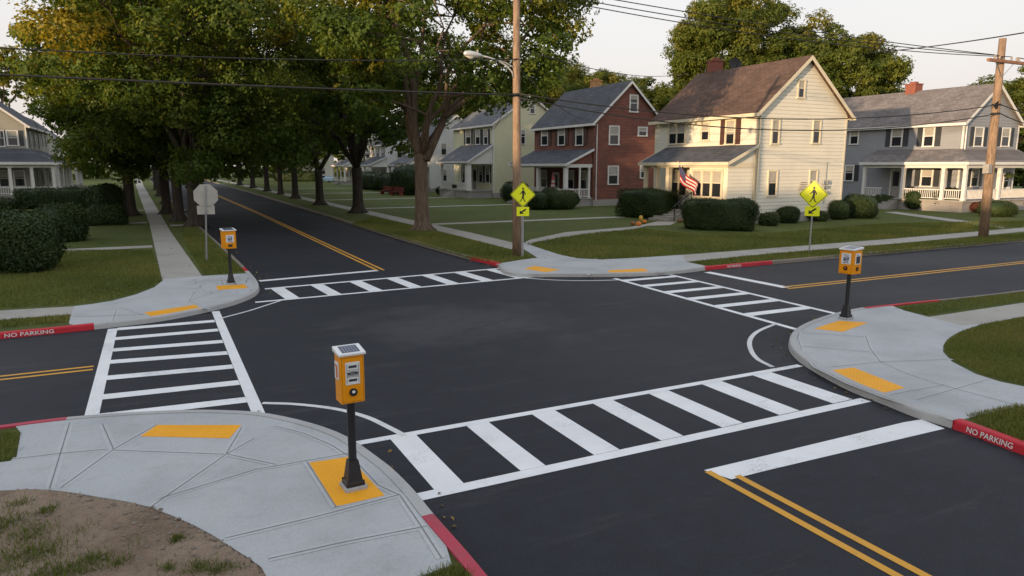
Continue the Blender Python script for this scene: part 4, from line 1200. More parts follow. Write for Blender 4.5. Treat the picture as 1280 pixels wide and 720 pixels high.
# --- grey house
hg = House('grey_house', 'grey sided house with white wraparound porch at the right', 59.2, 66.9, 35.9, 50.5, 7.35, 10.35, 'grey_siding', 'roof_grey', zf=.75, chimney=(63.2, 43.3, .5, .75, 'chimney_brick'))
hg.window('f', (1062.5, 160.3, 1074.4, 180.3), blind=.5)
hg.window('f', (1114, 159.4, 1129, 183), blind=.5, shutters='shutter_dark', shw=.48)
hg.window('f', (1154, 158, 1169, 183), blind=.5, shutters='shutter_dark', shw=.48)
hg.window('g', (1217, 158.6, 1228.6, 183), blind=.5, shutters='shutter_dark', shw=.5)
hg.window('g', (1251, 159.4, 1261.8, 183), blind=.5, shutters='shutter_dark', shw=.5)
hg.window('f', (1056, 206, 1068, 226), blind=.4, shutters='shutter_dark', shw=.45)
hg.window('f', (1151, 209, 1167, 233), blind=.5, shutters='shutter_dark', shw=.5)
hg.window('g', (1213, 210, 1222.7, 233), blind=.4, shutters='shutter_dark', shw=.45)
hg.window('g', None, pos=(65.4, 66.3, 1.9, 3.1), blind=.3)
du = on_u(1114.7, 224, 59.2)[1]; dv_ = on_u(1126, 224, 59.2)[1]
door(hg, min(du, dv_), max(du, dv_), 1.05, 3.4, 59.2)
PU, PV, PL = 57.2, 34.2, 43.2       # porch outer lines
zE, zT = 3.95, 5.05
r = MB(); o_ = .3
A_, B_, C_, D_, E_, F_ = (PU - o_, PL + o_, zE), (PU - o_, PV - o_, zE), (67.2, PV - o_, zE), (67.2, 35.87, zT), (59.17, 35.87, zT), (59.17, PL + o_, zT)
for q in ((A_, B_, E_, F_), (B_, C_, D_, E_)):
    r.hexa([(x, y, z) for x, y, z in q] + [(x, y, z + .11) for x, y, z in q])
r.quad(A_, F_, (59.17, PL + o_, zE))
r.build('porch_roof', 'roof_grey', hg.root)
t_ = MB(); t_.box(PU - o_ - .1, PU - o_ - .004, PV - o_ - .1, PL + o_, zE - .08, zE + .14); t_.box(PU - o_ - .003, 67.2, PV - o_ - .1, PV - o_ - .004, zE - .08, zE + .14)
t_.box(PU - .1, PU + .1, PV - .1, PL, zE - .34, zE - .03); t_.box(PU + .101, 67.1, PV - .1, PV + .1, zE - .338, zE - .032); t_.box(PU + .1, 59.15, PV + .1, PL, zE - .06, zE - .035); t_.box(59.151, 67.1, PV + .101, 35.86, zE - .06, zE - .035)
t_.build('porch_trim', 'trim', hg.root)
f_ = MB(); f_.box(PU - .15, 59.15, PV - .15, PL + .1, .93, 1.05); f_.box(59.151, 67.1, PV - .15, 35.85, .93, 1.05); fo = f_.build('porch_floor', 'porch_board', hg.root)
f_ = MB(); f_.box(PU, 59.1, PV, PL, 0, .928); f_.box(59.101, 67, PV, 35.8, 0, .927); f_.build('porch_base', 'foundation', fo)
gp_posts = [(PU, PL - .1), (PU, on_u(1127.5, 240, PU)[1]), (PU, on_u(1177.5, 240, PU)[1]), (PU, PV), (on_v(1247, 240, PV)[0], PV), (66.9, PV)]
for u_, v_ in gp_posts: post(hg.root, u_, v_, 1.05, 3.62, .13)
sv = gp_posts[1][1]
railing(hg.root, (PU, PL - .3), (PU, sv + 1.9), 1.05); railing(hg.root, (PU, sv - .2), (PU, gp_posts[2][1] + .2), 1.05); railing(hg.root, (PU, gp_posts[2][1] - .2), (PU, PV + .2), 1.05)
railing(hg.root, (PU + .2, PV), (gp_posts[4][0] - .2, PV), 1.05); railing(hg.root, (gp_posts[4][0] + .2, PV), (66.7, PV), 1.05)
steps(hg, PU - .15, -1, sv + .2, sv + 1.8, 1.05, 5)
hg.downspout(59.4, 5.1, 7.1)

# --- pale yellow house behind the pole, with porch
hy = House('yellow_house', 'pale yellow sided house half hidden by the utility pole', 34.9, 44.4, 74.2, 86.0, 8.5, 11.7, 'pale_yellow', 'roof_mid', zf=.7)
for r_ in ((661.5, 129, 669, 142), (650, 162, 657, 180)): hy.window('g', r_, blind=.3)
for r_ in ((582.5, 162, 589.3, 180.5), (594.6, 162, 600.6, 180.5), (605, 162, 610.4, 180.5)): hy.window('f', r_, blind=.5, shutters='shutter_dark', shw=.5)
shed_roof(hy, 31.9, 74.3, 83.4, 4.3, 6.1, 'roof_mid', cheek='trim')
floor(hy, 31.75, 34.9, 74.25, 83.5, 1.0)
for v in (74.7, 83.0): post(hy.root, 32.0, v, 1.0, 4.0, .28 if v < 75 else .15)
railing(hy.root, (32, 75.1), (32, 78.2), 1.0); railing(hy.root, (32, 79.6), (32, 82.8), 1.0)
for a0, a1 in ((75.0, 76.3), (77.0, 78.2), (80.6, 81.6), (82.3, 83.2)): hy.window('f', None, pos=(a0, a1, 1.8, 3.8), blind=.4, shutters='shutter_dark', shw=.3)
door(hy, 78.8, 79.9, 1.0, 3.4, 34.9)
steps(hy, 31.75, -1, 78.3, 79.5, 1.0, 4)

# --- farther houses on the right side of the street
def plain_house(label, u0, u1, v0, v1, ze, zp, wall, roof, side, px, name='house', pdepth=2.6, cheek='trim', zporch=(3.9, 5.2)):
    h = House(name, label, u0, u1, v0, v1, ze, zp, wall, roof, side=side, zf=.6)
    fu = u0 if side < 0 else u1; up = fu + side * pdepth
    shed_roof(h, up, v0 + .1, v1 - .5, zporch[0], zporch[1], roof, cheek=cheek)
    floor(h, min(up, fu), max(up, fu), v0 + .1, v1 - .5, .8)
    n = 4
    for k in range(n): post(h.root, up - side * .1, v0 + .35 + (v1 - v0 - 1.2) * k / (n - 1), .8, zporch[0] - .31, .13)
    L = v1 - v0
    for k in range(3):
        a = v0 + L * (.16 + .3 * k)
        h.window('f', None, pos=(a, a + 1.05, ze - 2.3, ze - .6), blind=.5, shutters='shutter_dark', shw=.35)
        if k != 1: h.window('f', None, pos=(a, a + 1.1, 1.5, 3.2), blind=.4, shutters='shutter_dark', shw=.35)
    door(h, v0 + L * .46, v0 + L * .46 + 1.0, .8, 2.95, fu)
    W = u1 - u0
    for k in range(2):
        a = u0 + W * (.2 + .42 * k)
        h.window('g', None, pos=(a, a + 1.0, ze - 2.3, ze - .6), blind=.4)
        h.window('g', None, pos=(a, a + 1.0, 1.6, 3.3), blind=.4)
    h.window('g', None, pos=(h.um - .45, h.um + .45, ze + .8, ze + 2.1), blind=.3)
    for va, vb2 in ((v0 + .35, v0 + L * .44), (v0 + L * .58, v1 - .9)): railing(h.root, (up - side * .1, va), (up - side * .1, vb2), .8, .8, step=.22)
    steps(h, up, side, v0 + L * .44, v0 + L * .56, .8, 4)
    return h
plain_house('white house with grey porch roof beyond the yellow house', 35.2, 43.5, 96, 106.5, 7.6, 10.8, 'white_siding', 'roof_mid', -1, None, 'white_house', 3.0)
plain_house('pale house with low grey porch roof behind the dark street trees', 35.2, 43.5, 116.5, 127, 7.4, 10.6, 'white_siding', 'roof_slate', -1, None, 'white_house', 3.0)
plain_house('cream house farther up the right side, glimpsed between trunks', 35.5, 43.5, 137, 147.5, 7.4, 10.6, 'cream', 'roof_mid', -1, None, 'cream_house', 2.6)
plain_house('farthest pale house glimpsed between trunks up the street', 33.5, 42, 186, 198, 8.0, 11, 'cream', 'roof_brown', -1, None, 'cream_house', 2.6)
# --- left side houses
hl = plain_house('yellow house with dark roof and white porch at far left', -19.5, -11.8, 92.3, 104, 8.1, 11.2, 'tan_siding', 'roof_slate', 1, None, 'yellow_house', 2.6, zporch=(4.1, 5.4))
r_ = MB(); q_ = [(-19.6, 89.0, 4.0), (-8.8, 89.0, 4.0), (-11.8, 92.24, 5.5), (-19.6, 92.24, 5.5)]; r_.hexa([(x, y, z) for x, y, z in q_] + [(x, y, z + .12) for x, y, z in q_]); r_.build('porch_roof', 'roof_slate', hl.root)
r_ = MB(); r_.box(-19.6, -8.8, 88.88, 88.995, 3.9, 4.16); r_.box(-19.5, -9.2, 89.3, 89.5, 3.6, 3.95); r_.build('porch_trim', 'trim', hl.root)
floor(hl, -19.5, -9.2, 89.2, 92.25, .8)
for k_ in range(6): post(hl.root, -18.9 + 1.9 * k_, 89.4, .8, 3.6, .14)
railing(hl.root, (-18.8, 89.4), (-9.5, 89.4), .8, .8, step=.2)
hl.window('g', None, pos=(-13.6, -12.5, 5.9, 7.5), blind=.4, shutters='shutter_dark', shw=.4); hl.window('g', None, pos=(-13.4, -12.3, 1.6, 3.3), blind=.4)
plain_house('tan house just beyond the far left yellow house', -21, -13.2, 112, 123, 8.6, 11.6, 'tan_siding', 'roof_slate', 1, None, 'tan_house', 2.6)
plain_house('white house up the left side, mostly behind foliage', -21, -13.5, 133, 144, 8.2, 11.2, 'white_siding', 'roof_mid', 1, None, 'white_house', 2.6)

# ------------------------------------------------------------------ call posts
def face_yaw(p, right):
    tc = Vector((-p[0], -p[1])).normalized(); rt = Vector((-tc.y, tc.x))
    n = (tc + rt * right).normalized(); return math.atan2(n.y, n.x) + PI / 2

def sheet(mb, P, x0, x1, z0, z1, d0, d1):
    mb.hexa([P(x0, z0, d0), P(x1, z0, d0), P(x1, z0, d1), P(x0, z0, d1), P(x0, z1, d0), P(x1, z1, d0), P(x1, z1, d1), P(x0, z1, d1)])

def call_post(px, right, label, H, box, tilt=(0, 0), style='rows'):
    p = G(*px, ZC); yaw = face_yaw(p, right)
    r = thing('call_post', (p[0], p[1], ZC), label, 'call post', 'solar call posts at the corners', yaw)
    W, D, zb, zt = box
    lean = lambda z: (tilt[0] * z, tilt[1] * z)
    b = MB(); b.box(-.13, .13, -.13, .13, -.02, .05); b.build('footing', 'kerb', r, local=True, bevel=.01)
    b = MB()
    rings = [(.105, .05), (.105, .09), (.088, .10), (.062, .29), (.054, .345)]
    for i in range(len(rings) - 1):
        (a, z0), (c, z1) = rings[i], rings[i + 1]
        b.hexa([(-a, -a, z0), (a, -a, z0), (a, a, z0), (-a, a, z0), (-c, -c, z1), (c, -c, z1), (c, c, z1), (-c, c, z1)])
    for sx in (-1, 1):
        for sy in (-1, 1): b.tube([(sx * .095, sy * .095, .08), (sx * .095, sy * .095, .108)], .01, 6)
    b.build('base', 'black', r, local=True)
    b = MB(); l0, l1 = lean(.34), lean(zb); b.tube([(l0[0], l0[1], .33), (l1[0], l1[1], zb + .02)], .047, 14); b.build('post', 'black', r, local=True, smooth=False)
    lx, ly = lean((zb + zt) / 2); sx_, sy_ = tilt
    def T(x, y, z): return (x + sx_ * z, y + sy_ * z, z)
    def shell(m, x0, x1, y0, y1, z0, z1): m.hexa([T(x0, y0, z0), T(x1, y0, z0), T(x1, y1, z0), T(x0, y1, z0), T(x0, y0, z1), T(x1, y0, z1), T(x1, y1, z1), T(x0, y1, z1)])
    b = MB(); shell(b, -W / 2, W / 2, -D / 2, D / 2, zb, zt); bx = b.build('box', 'box_yellow', r, local=True, bevel=.014)
    # sloping solar lid
    b = MB(); e = .018
    q = lambda x, y, z: T(x, y, z)
    b.hexa([q(-W / 2 - e, -D / 2 - e, zt + .002), q(W / 2 + e, -D / 2 - e, zt + .002), q(W / 2 + e, D / 2 + e, zt + .022), q(-W / 2 - e, D / 2 + e, zt + .022),
            q(-W / 2 - e, -D / 2 - e, zt + .03), q(W / 2 + e, -D / 2 - e, zt + .03), q(W / 2 + e, D / 2 + e, zt + .075), q(-W / 2 - e, D / 2 + e, zt + .075)])
    lid = b.build('solar_lid', 'white_plate', r, local=True, bevel=.006)
    b = MB(); m_ = .035
    zf = lambda y: zt + .0325 + (y + D / 2 + e) / (D + 2 * e) * .045
    y0, y1 = -D / 2 + m_ - e, D / 2 - m_ + e
    b.hexa([q(-W / 2 + m_, y0, zf(y0) - .004), q(W / 2 - m_, y0, zf(y0) - .004), q(W / 2 - m_, y1, zf(y1) - .004), q(-W / 2 + m_, y1, zf(y1) - .004), q(-W / 2 + m_, y0, zf(y0)), q(W / 2 - m_, y0, zf(y0)), q(W / 2 - m_, y1, zf(y1)), q(-W / 2 + m_, y1, zf(y1))])
    sp = b.build('solar_cell', 'blue_glass', lid, local=True)
    b = MB()
    for k in range(1, 6):
        x = -W / 2 + m_ + (W - 2 * m_) * k / 6; b.quad(q(x - .0015, y0, zf(y0) + .001), q(x + .0015, y0, zf(y0) + .001), q(x + .0015, y1, zf(y1) + .001), q(x - .0015, y1, zf(y1) + .001))
    for k in range(1, 4):
        y = y0 + (y1 - y0) * k / 4; b.quad(q(-W / 2 + m_, y - .0015, zf(y) + .001), q(W / 2 - m_, y - .0015, zf(y) + .001), q(W / 2 - m_, y + .0015, zf(y) + .001), q(-W / 2 + m_, y + .0015, zf(y) + .001))
    b.build('cell_grid', 'galv', sp, local=True)
    hB = zt - zb
    def front(x, z, d): return T(x, -D / 2 - d, z)
    def side_l(y, z, d): return T(-W / 2 - d, -y, z)
    def side_r(y, z, d): return T(W / 2 + d, y, z)
    def panel(P, w, z0, z1, rows, name='instruction_panel'):
        b = MB(); sheet(b, P, -w / 2, w / 2, z0, z1, 0, .008); pn = b.build(name, 'white_plate', bx, local=True, bevel=.006)
        b = MB(); h = z1 - z0
        fr = .012
        if rows == 'rows':
            for k in range(3):
                zc = z1 - h * (.2 + .3 * k); ww = w * (.28, .36, .28)[k]
                sheet(b, P, -ww, ww, zc - h * .055, zc + h * .055, .008, .011)
                if k == 1: sheet(b, P, -ww * .7, ww * .7, zc + h * .075, zc + h * .095, .008, .011); sheet(b, P, -ww, ww, zc - h * .105, zc - h * .08, .008, .011)
            for k in (1, 2): sheet(b, P, -w / 2 + .02, w / 2 - .02, z1 - h * (.05 + .3 * k) - .002, z1 - h * (.05 + .3 * k) + .002, .008, .010)
            for sx in (-1, 1):
                xx = sx * (w / 2 - .016); sheet(b, P, xx - .002, xx + .002, z0 + .02, z1 - .02, .008, .010)
            b.build('printing', 'ink', pn, local=True)
            b = MB()
            for k in range(4): sheet(b, P, -w * .2 + w * .1 * k, -w * .2 + w * .1 * k + w * .05, z1 - h * .505, z1 - h * .49, .0112, .0125)
            b.build('printing', 'white_plate', pn, local=True)
        elif rows == 'figure':
            sheet(b, P, -w * .30, w * .30, z1 - h * .9, z1 - h * .84, .008, .011)
            for (a0, a1, c0, c1) in ((-.22, .22, .70, .76), (-.26, -.12, .38, .70), (.14, .28, .30, .66), (-.1, .12, .26, .32), (-.06, .06, .40, .50), (-.1, .1, .52, .64), (-.28, .24, .14, .19)):
                sheet(b, P, w * a0, w * a1, z1 - h * c1, z1 - h * c0, .008, .011)
            b.build('printing', 'blue_ink', pn, local=True)
        elif rows == 'screen':
            sheet(b, P, -w * .34, w * .34, z0 + h * .08, z1 - h * .26, .008, .012); sheet(b, P, -w * .3, w * .1, z1 - h * .17, z1 - h * .11, .008, .011); b.build('printing', 'ink', pn, local=True)
    def button(P, z, r_=.042, mat='black'):
        b = MB(); n = 18
        pts0 = [P(r_ * math.cos(2 * PI * k / n), z + r_ * math.sin(2 * PI * k / n), 0) for k in range(n)]
        n_ = Vector(P(0, 0, 1)) - Vector(P(0, 0, 0)); b.prism(pts0, n_ * .02); bt = b.build('button', mat, bx, local=True, bevel=.004)
        b = MB(); pts = [P(.02 * math.cos(2 * PI * k / n), z + .008 + .016 * math.sin(2 * PI * k / n), .02) for k in range(n)]; b.prism(pts, n_ * .006)
        b.build('button_cap', 'white_plate' if style == 'rows' else 'orange_ink', bt, local=True)
    b = MB(); e_ = .016
    for x0, x1, z0, z1 in ((-W / 2 + e_, W / 2 - e_, zt - .022, zt - .0195), (-W / 2 + e_, W / 2 - e_, zb + .0195, zb + .022), (-W / 2 + e_, -W / 2 + e_ + .0025, zb + .022, zt - .022), (W / 2 - e_ - .0025, W / 2 - e_, zb + .022, zt - .022)): sheet(b, front, x0, x1, z0, z1, .0, .0012)
    b.build('door_seam', 'black_soft', bx, local=True)
    if style == 'rows':
        panel(front, W * .60, zb + hB * .40, zb + hB * .87, 'rows'); button(front, zb + hB * .24, .045)
        b = MB(); sheet(b, side_l, -D * .30, D * .30, zb + hB * .50, zb + hB * .86, 0, .014); ps = b.build('side_panel', 'white_plate', bx, local=True, bevel=.005)
        b = MB(); sheet(b, side_l, -D * .02, D * .22, zb + hB * .54, zb + hB * .76, .014, .017)
        for k in range(4): sheet(b, side_l, -D * .24, D * .2, zb + hB * (.80 - .012 * k), zb + hB * (.805 - .012 * k), .014, .0165)
        b.build('printing', 'orange_ink', ps, local=True)
    elif style == 'single':
        panel(front, W * .62, zb + hB * .36, zb + hB * .78, 'figure'); 
        b = MB(); sheet(b, front, -W * .17, W * .17, zb + hB * .12, zb + hB * .25, 0, .025); b.build('button', 'black', bx, local=True, bevel=.01)
    else:
        panel(front, W * .66, zb + hB * .42, zb + hB * .88, 'figure'); button(front, zb + hB * .25, .05)
        panel(side_r, D * .62, zb + hB * .42, zb + hB * .88, 'screen'); button(side_r, zb + hB * .23, .05)
    return r
call_post((442, 609), .30, 'nearest solar call post, a yellow box on a straight black post', 1.67, (.275, .22, 1.05, 1.60), (.006, 0), 'rows')
call_post((1057, 398.5), -.62, 'solar call post on the right corner showing two labelled yellow faces', 1.73, (.37, .35, 1.12, 1.69), (.0, .0), 'double')
call_post((289, 355), .28, 'farthest solar call post, near the stop sign on the left corner', 1.74, (.38, .30, 1.13, 1.68), (.008, 0), 'single')

# ------------------------------------------------------------------ signs
def sign_frame(px, z=ZL):
    p = G(*px, z); return p
def octagon(c, r, x, y): return [c + x * (r * math.cos(PI / 8 + k * PI / 4)) + y * (r * math.sin(PI / 8 + k * PI / 4)) for k in range(8)]
# stop sign seen from behind
p = G(258, 326, ZL); r = thing('stop_sign', (p[0], p[1], ZL), 'back of an octagonal stop sign with a small plate on its post', 'traffic sign')
tc = Vector((-p[0], -p[1], 0)).normalized(); rt = Vector((-tc.y, tc.x, 0)); rt = (rt * .97 + tc * .12).normalized(); nb_ = Vector((0, 0, 1)).cross(rt) * -1
nb_ = rt.cross(Vector((0, 0, 1)))
def mv(z): return Vector((p[0], p[1], z)) + rt * .055 * (z)          # slight lean
up = Vector((0, 0, 1))
zc = on_dist(256.5, 244.5, math.hypot(*p)); sc_ = mv(zc) + rt * .0
b = MB(); b.prism(octagon(sc_ - nb_ * .028, .47, rt, up), -nb_ * .012); o = b.build('sign_panel', 'sign_back', r)
b = MB(); z2 = on_dist(256.5, 262.5, math.hypot(*p)); c2 = mv(z2)
b.prism([c2 - nb_ * .028 + rt * sx * .32 + up * sz * .17 for sx, sz in ((-1, -1), (1, -1), (1, 1), (-1, 1))], -nb_ * .01); b.build('plate', 'sign_back', r)
b = MB(); q0, q1 = mv(ZL - .05), mv(zc + .38)
for s_ in (-1, 1): b.hexa([*(q + rt * (s_ * .018 - .014 * 0) + rt * w + nb_ * d for q in (q0,) for w, d in ((-.012, -.02), (.012, -.02), (.012, .02), (-.012, .02))), *(q1 + rt * s_ * .018 + rt * w + nb_ * d for w, d in ((-.012, -.02), (.012, -.02), (.012, .02), (-.012, .02)))])
b.hexa([*(q0 + rt * w + nb_ * d for w, d in ((-.02, .008), (.02, .008), (.02, .02), (-.02, .02))), *(q1 + rt * w + nb_ * d for w, d in ((-.02, .008), (.02, .008), (.02, .02), (-.02, .02)))]); b.build('post', 'galv', r)
for z in (zc - .2, zc + .2, z2): b = MB(); b.tube([mv(z) + nb_ * .018, mv(z) + nb_ * .032], .02, 8); b.build('bolt', 'galv', r)

FIG = [  # walking figure, unit height 1 from feet to head
    [(-.05, .80), (.03, .86), (.09, .80), (.12, .62), (.09, .46), (-.03, .46), (-.06, .60)],          # torso
    [(-.03, .47), (.09, .47), (.07, .30), (.17, .02), (.24, .03), (.25, -.01), (.11, -.01), (-.01, .27)],   # front leg
    [(-.03, .48), (.06, .46), (.00, .26), (-.08, .12), (-.14, .0), (-.25, .0), (-.25, .03), (-.18, .05), (-.09, .24)],  # rear leg
    [(-.04, .80), (.0, .72), (-.10, .60), (-.20, .52), (-.24, .56), (-.15, .64)],                      # left arm
    [(.07, .80), (.12, .74), (.21, .60), (.19, .47), (.14, .48), (.15, .58), (.08, .68)],              # right arm
]
def crossing_sign(px, cpx, half, ppx, label, lean, zfoot=ZL, turn=.1):
    p = G(*px, zfoot); r = thing('crossing_sign', (p[0], p[1], zfoot), label, 'traffic sign', 'yellow pedestrian crossing signs')
    tc = Vector((-p[0], -p[1], 0)).normalized(); rt = Vector((-tc.y, tc.x, 0)); rt = (rt + tc * turn).normalized(); n = rt.cross(Vector((0, 0, 1)))
    if n.dot(tc) < 0: n = -n
    dist = math.hypot(*p)
    up = Vector((lean * rt.x, lean * rt.y, 1)).normalized(); rr = (rt - up * rt.dot(up)).normalized()
    zc = on_dist(*cpx, dist); zp = on_dist(*ppx, dist); s = dist / F
    base = Vector((p[0], p[1], zfoot)); at = lambda z: base + up * ((z - zfoot) / up.z)
    c = at(zc) + n * .03
    h = half * s * 1.02
    def rdiamond(hh, c0):
        out = []
        for k, (dx, dy) in enumerate(((1, 0), (0, 1), (-1, 0), (0, -1))):
            ex, ey = ((0, 1), (-1, 0), (0, -1), (1, 0))[k]
            for f_ in (-.06, .06):
                a = .06
                out.append(c0 + rr * hh * (dx * (1 - a) + ex * (f_ if True else 0)) + up * hh * (dy * (1 - a) + ey * f_))
        return out
    b = MB(); b.prism(rdiamond(h, c), n * .006); pn = b.build('sign_panel', 'sign_yellow', r)
    b = MB(); o_, i_ = rdiamond(h * .96, c + n * .0075), rdiamond(h * .91, c + n * .0075)
    for k in range(8): j = (k + 1) % 8; b.quad(o_[k], o_[j], i_[j], i_[k])
    b.build('border', 'black', pn)
    b = MB(); S = h * 1.06; f0 = c - up * S * .5 + n * .008
    for poly in FIG: b.prism([f0 + rr * x * S + up * y * S for x, y in poly], n * .002)
    b.prism([f0 + rr * (.015 + .075 * math.cos(t * PI / 6)) * S + up * (.945 + .075 * math.sin(t * PI / 6)) * S for t in range(12)], n * .002)
    b.build('walking_figure', 'black', pn)
    c2 = at(zp) + n * .03; pw, ph = half * .50 * s, half * .36 * s
    b = MB(); b.prism([c2 + rr * x * pw + up * y * ph for x, y in ((-1, -1), (1, -1), (1, 1), (-1, 1))], n * .006); pq = b.build('plaque', 'sign_yellow', r)
    b = MB(); ar = [(-.55, -.55), (-.50, .25), (-.28, -.02), (.42, .62), (.60, .40), (-.08, -.26), (.22, -.50)]
    b.prism([c2 + rr * x * pw * .95 + up * y * ph + n * .0075 for x, y in ar], n * .002); b.build('arrow', 'black', pq)
    b = MB(); b.tube([base - up * .05, at(zc + h * .8)], .034, 10); b.build('post', 'galv', r)
    return r
crossing_sign((653.5, 322), (653.3, 243.3), 15.6, (653.3, 264.3), 'yellow pedestrian crossing sign in front of the wooden utility pole', 0.0)
crossing_sign((1011.5, 315), (1016.5, 243), 15.7, (1015, 263.8), 'yellow pedestrian crossing sign on the grass strip before the cream house', .004)

# ------------------------------------------------------------------ poles, lamp, cables
pc = G(646, 320, ZL); VC = pc[1]
r = thing('utility_pole', (pc[0], pc[1], ZL), 'tall wooden utility pole at the centre corner carrying the street lamp', 'utility pole')
b = MB(); b.tube([(pc[0], pc[1], 0), (pc[0], pc[1], 3), (pc[0] - .02, pc[1], 7), (pc[0] - .03, pc[1], 11.6)], [.185, .175, .15, .125], 16); pw_ = b.build('pole_shaft', 'pole_wood', r, smooth=True)
zband = on_v(646, 119, VC)[2]
b = MB(); b.tube([(pc[0] - .02, pc[1], zband - .07), (pc[0] - .02, pc[1], zband + .07)], .172, 16); b.build('band', 'cable', r)
b = MB(); b.box(pc[0] - 1.15, pc[0] + 1.1, pc[1] - .27, pc[1] - .14, 10.5, 10.63); ca = b.build('crossarm', 'rusty', r)
for dx in (-1.05, -.55, .5, 1.0):
    b = MB(); b.lathe((pc[0] + dx, pc[1] - .2, 10.63), [(.02, 0), (.03, .05), (.055, .07), (.055, .1), (.035, .12), (.05, .14), (.05, .17), (.02, .19)], 10); b.build('insulator', 'ceramic', ca, smooth=False)
b = MB(); b.tube([(pc[0] + .16, pc[1] - .1, .1), (pc[0] + .16, pc[1] - .1, 2.7)], .025, 6); b.build('ground_conduit', 'galv', r)
b = MB()
for z in np.linspace(1.6, 10, 9): b.box(pc[0] - .16, pc[0] - .12, pc[1] - .05, pc[1] + .05, z, z + .02)
b.build('step_bolt', 'galv', r)
# lamp arm sweeping out over the road
r = thing('street_lamp', on_v(640, 95, VC), 'cobra head street lamp on a curved arm fixed to the centre pole', 'street lamp')
arm = at_v(VC - .05, (642, 97), (640, 90), (633, 82), (622, 75.5), (610, 71.5), (600, 69.5))
b = MB(); b.tube(arm, .032, 8); b.build('arm', 'lamp_metal', r, smooth=True)
b = MB(); b.tube(at_v(VC - .05, (642, 84), (633, 78.8), (622, 74.8)), .022, 6); b.build('brace', 'lamp_metal', r)
e0, e1 = Vector(on_v(603, 70, VC - .05)), Vector(on_v(579.5, 66.5, VC - .05)); d = (e1 - e0)
b = MB(); b.tube([e0, e0 + d * .1, e0 + d * .3, e0 + d * .65, e0 + d * .93, e1], [.04, .075, .115, .135, .10, .03], 12); hd = b.build('lamp_head', 'lamp_metal', r, smooth=True)
b = MB(); b.tube([e0 + d * .4 + Vector((0, 0, -.06)), e0 + d * .6 + Vector((0, 0, -.09)), e0 + d * .88 + Vector((0, 0, -.05))], [.06, .10, .06], 10); b.build('lens', 'lamp_glass', hd, smooth=True)
b = MB(); q = e0 + d * .25; b.tube([q + Vector((0, 0, .09)), q + Vector((0, 0, .2))], .04, 8); b.build('photocell', 'ceramic', hd)

pr = G(1229, 296, ZL); VR = pr[1]
top = on_v(1253.5, 48, VR); 
r = thing('utility_pole', (pr[0], pr[1], ZL), 'wooden utility pole with crossarm at the right by the grey house', 'utility pole')
b0 = Vector((pr[0], pr[1], 0)); b1 = Vector((top[0] , VR, top[2]))
b = MB(); b.tube([b0, b0.lerp(b1, .35), b0.lerp(b1, .7), b1], [.235, .215, .19, .165], 16); b.build('pole_shaft', 'pole_wood', r, smooth=True)
def onpole(z): return b0.lerp(b1, z / b1.z)
zx = on_v(1252, 78, VR)[2]; cx = onpole(zx)
b = MB(); adir = Vector((1, .0, .0)); a0 = on_v(1228, 78, VR)[0]; b.box(a0, cx.x + (cx.x - a0) * 1.1, VR - .33, VR - .19, zx - .07, zx + .07); ca = b.build('crossarm', 'rusty', r)
b = MB()
for sg in (-1, 1): b.tube([(cx.x + sg * .75, VR - .2, zx - .08), (cx.x - .05, VR - .17, zx - .75)], .018, 5)
b.build('crossarm_brace', 'galv', r)
ins = []
for dx in (-.97, -.55, .45, .9, 1.1):
    x = cx.x + dx; ins.append(Vector((x, VR - .26, zx + .26)))
    b = MB(); b.lathe((x, VR - .26, zx + .07), [(.02, 0), (.03, .05), (.055, .07), (.055, .1), (.035, .12), (.05, .14), (.05, .17), (.02, .19)], 10); b.build('insulator', 'ceramic', ca)
for z in (on_v(1243, 131, VR)[2], on_v(1241, 142, VR)[2]):
    q = onpole(z); b = MB(); b.tube([q - Vector((0, 0, .05)), q + Vector((0, 0, .05))], .21, 14); b.build('band', 'cable', r)
q = onpole(on_v(1238, 134, VR)[2]); b = MB()
for k in range(7): 
    a_ = q + Vector((-.25 - .05 * (k % 3), -.12, -.1 + .05 * k)); b.tube([a_, a_ + Vector((.1, -.05, .1)), q + Vector((-.1, -.1, 0))], .025, 5)
b.build('cable_clamp', 'cable', r)
q = onpole(on_v(1233, 211, VR)[2]); b = MB(); b.box(q.x - .62, q.x - .28, VR - .28, VR + .02, q.z - .24, q.z + .24); bo = b.build('meter_box', 'door', r, bevel=.02)
b = MB(); b.box(q.x - .28, q.x - .15, VR - .2, VR - .05, q.z - .03, q.z + .03); b.build('meter_box', 'galv', r)

def cable(label, a, b_, sag, rad, group='overhead cables'):
    a, b_ = Vector(a), Vector(b_); n = 26; pts = []
    for i in range(n + 1):
        t = i / n; p = a.lerp(b_, t); p.z -= sag * 4 * t * (1 - t); pts.append(p)
    m = MB(); m.tube(pts, rad, 6); o = m.build('overhead_cable', 'cable', loc=a, smooth=True)
    return tag(o, label, 'cable', group)
pa = Vector((pc[0] - .02, VC - .17, 0))
def through(v, px0, z1pt, extra):     # straight run from the pole back past a seen point
    a = Vector(on_v(*px0, v)); d = a - z1pt; return a + d * extra
A1 = Vector((pc[0], VC - .17, on_v(640, 119, VC)[2])); A2 = Vector((pc[0], VC - .15, on_v(640, 74, VC)[2]))
cable('thick lower cable running left from the centre pole band', A1, through(VC - .17, (0, 88), A1, .7), .12, .034)
cable('thinner upper cable running left from just under the street lamp', A2, through(VC - .15, (0, 38), A2, .7), .5, .022)
B1_ = onpole(on_v(1243, 131, VR)[2]) + Vector((-.1, -.2, 0)); B2_ = onpole(on_v(1241, 142, VR)[2]) + Vector((-.1, -.2, 0))
cable('upper of two cables sagging from the centre pole to the right pole', A1 + Vector((0, .02, .06)), B1_, .85, .026)
cable('lower of two cables sagging from the centre pole to the right pole', A1 + Vector((0, .02, -.1)), B2_, 1.05, .026)
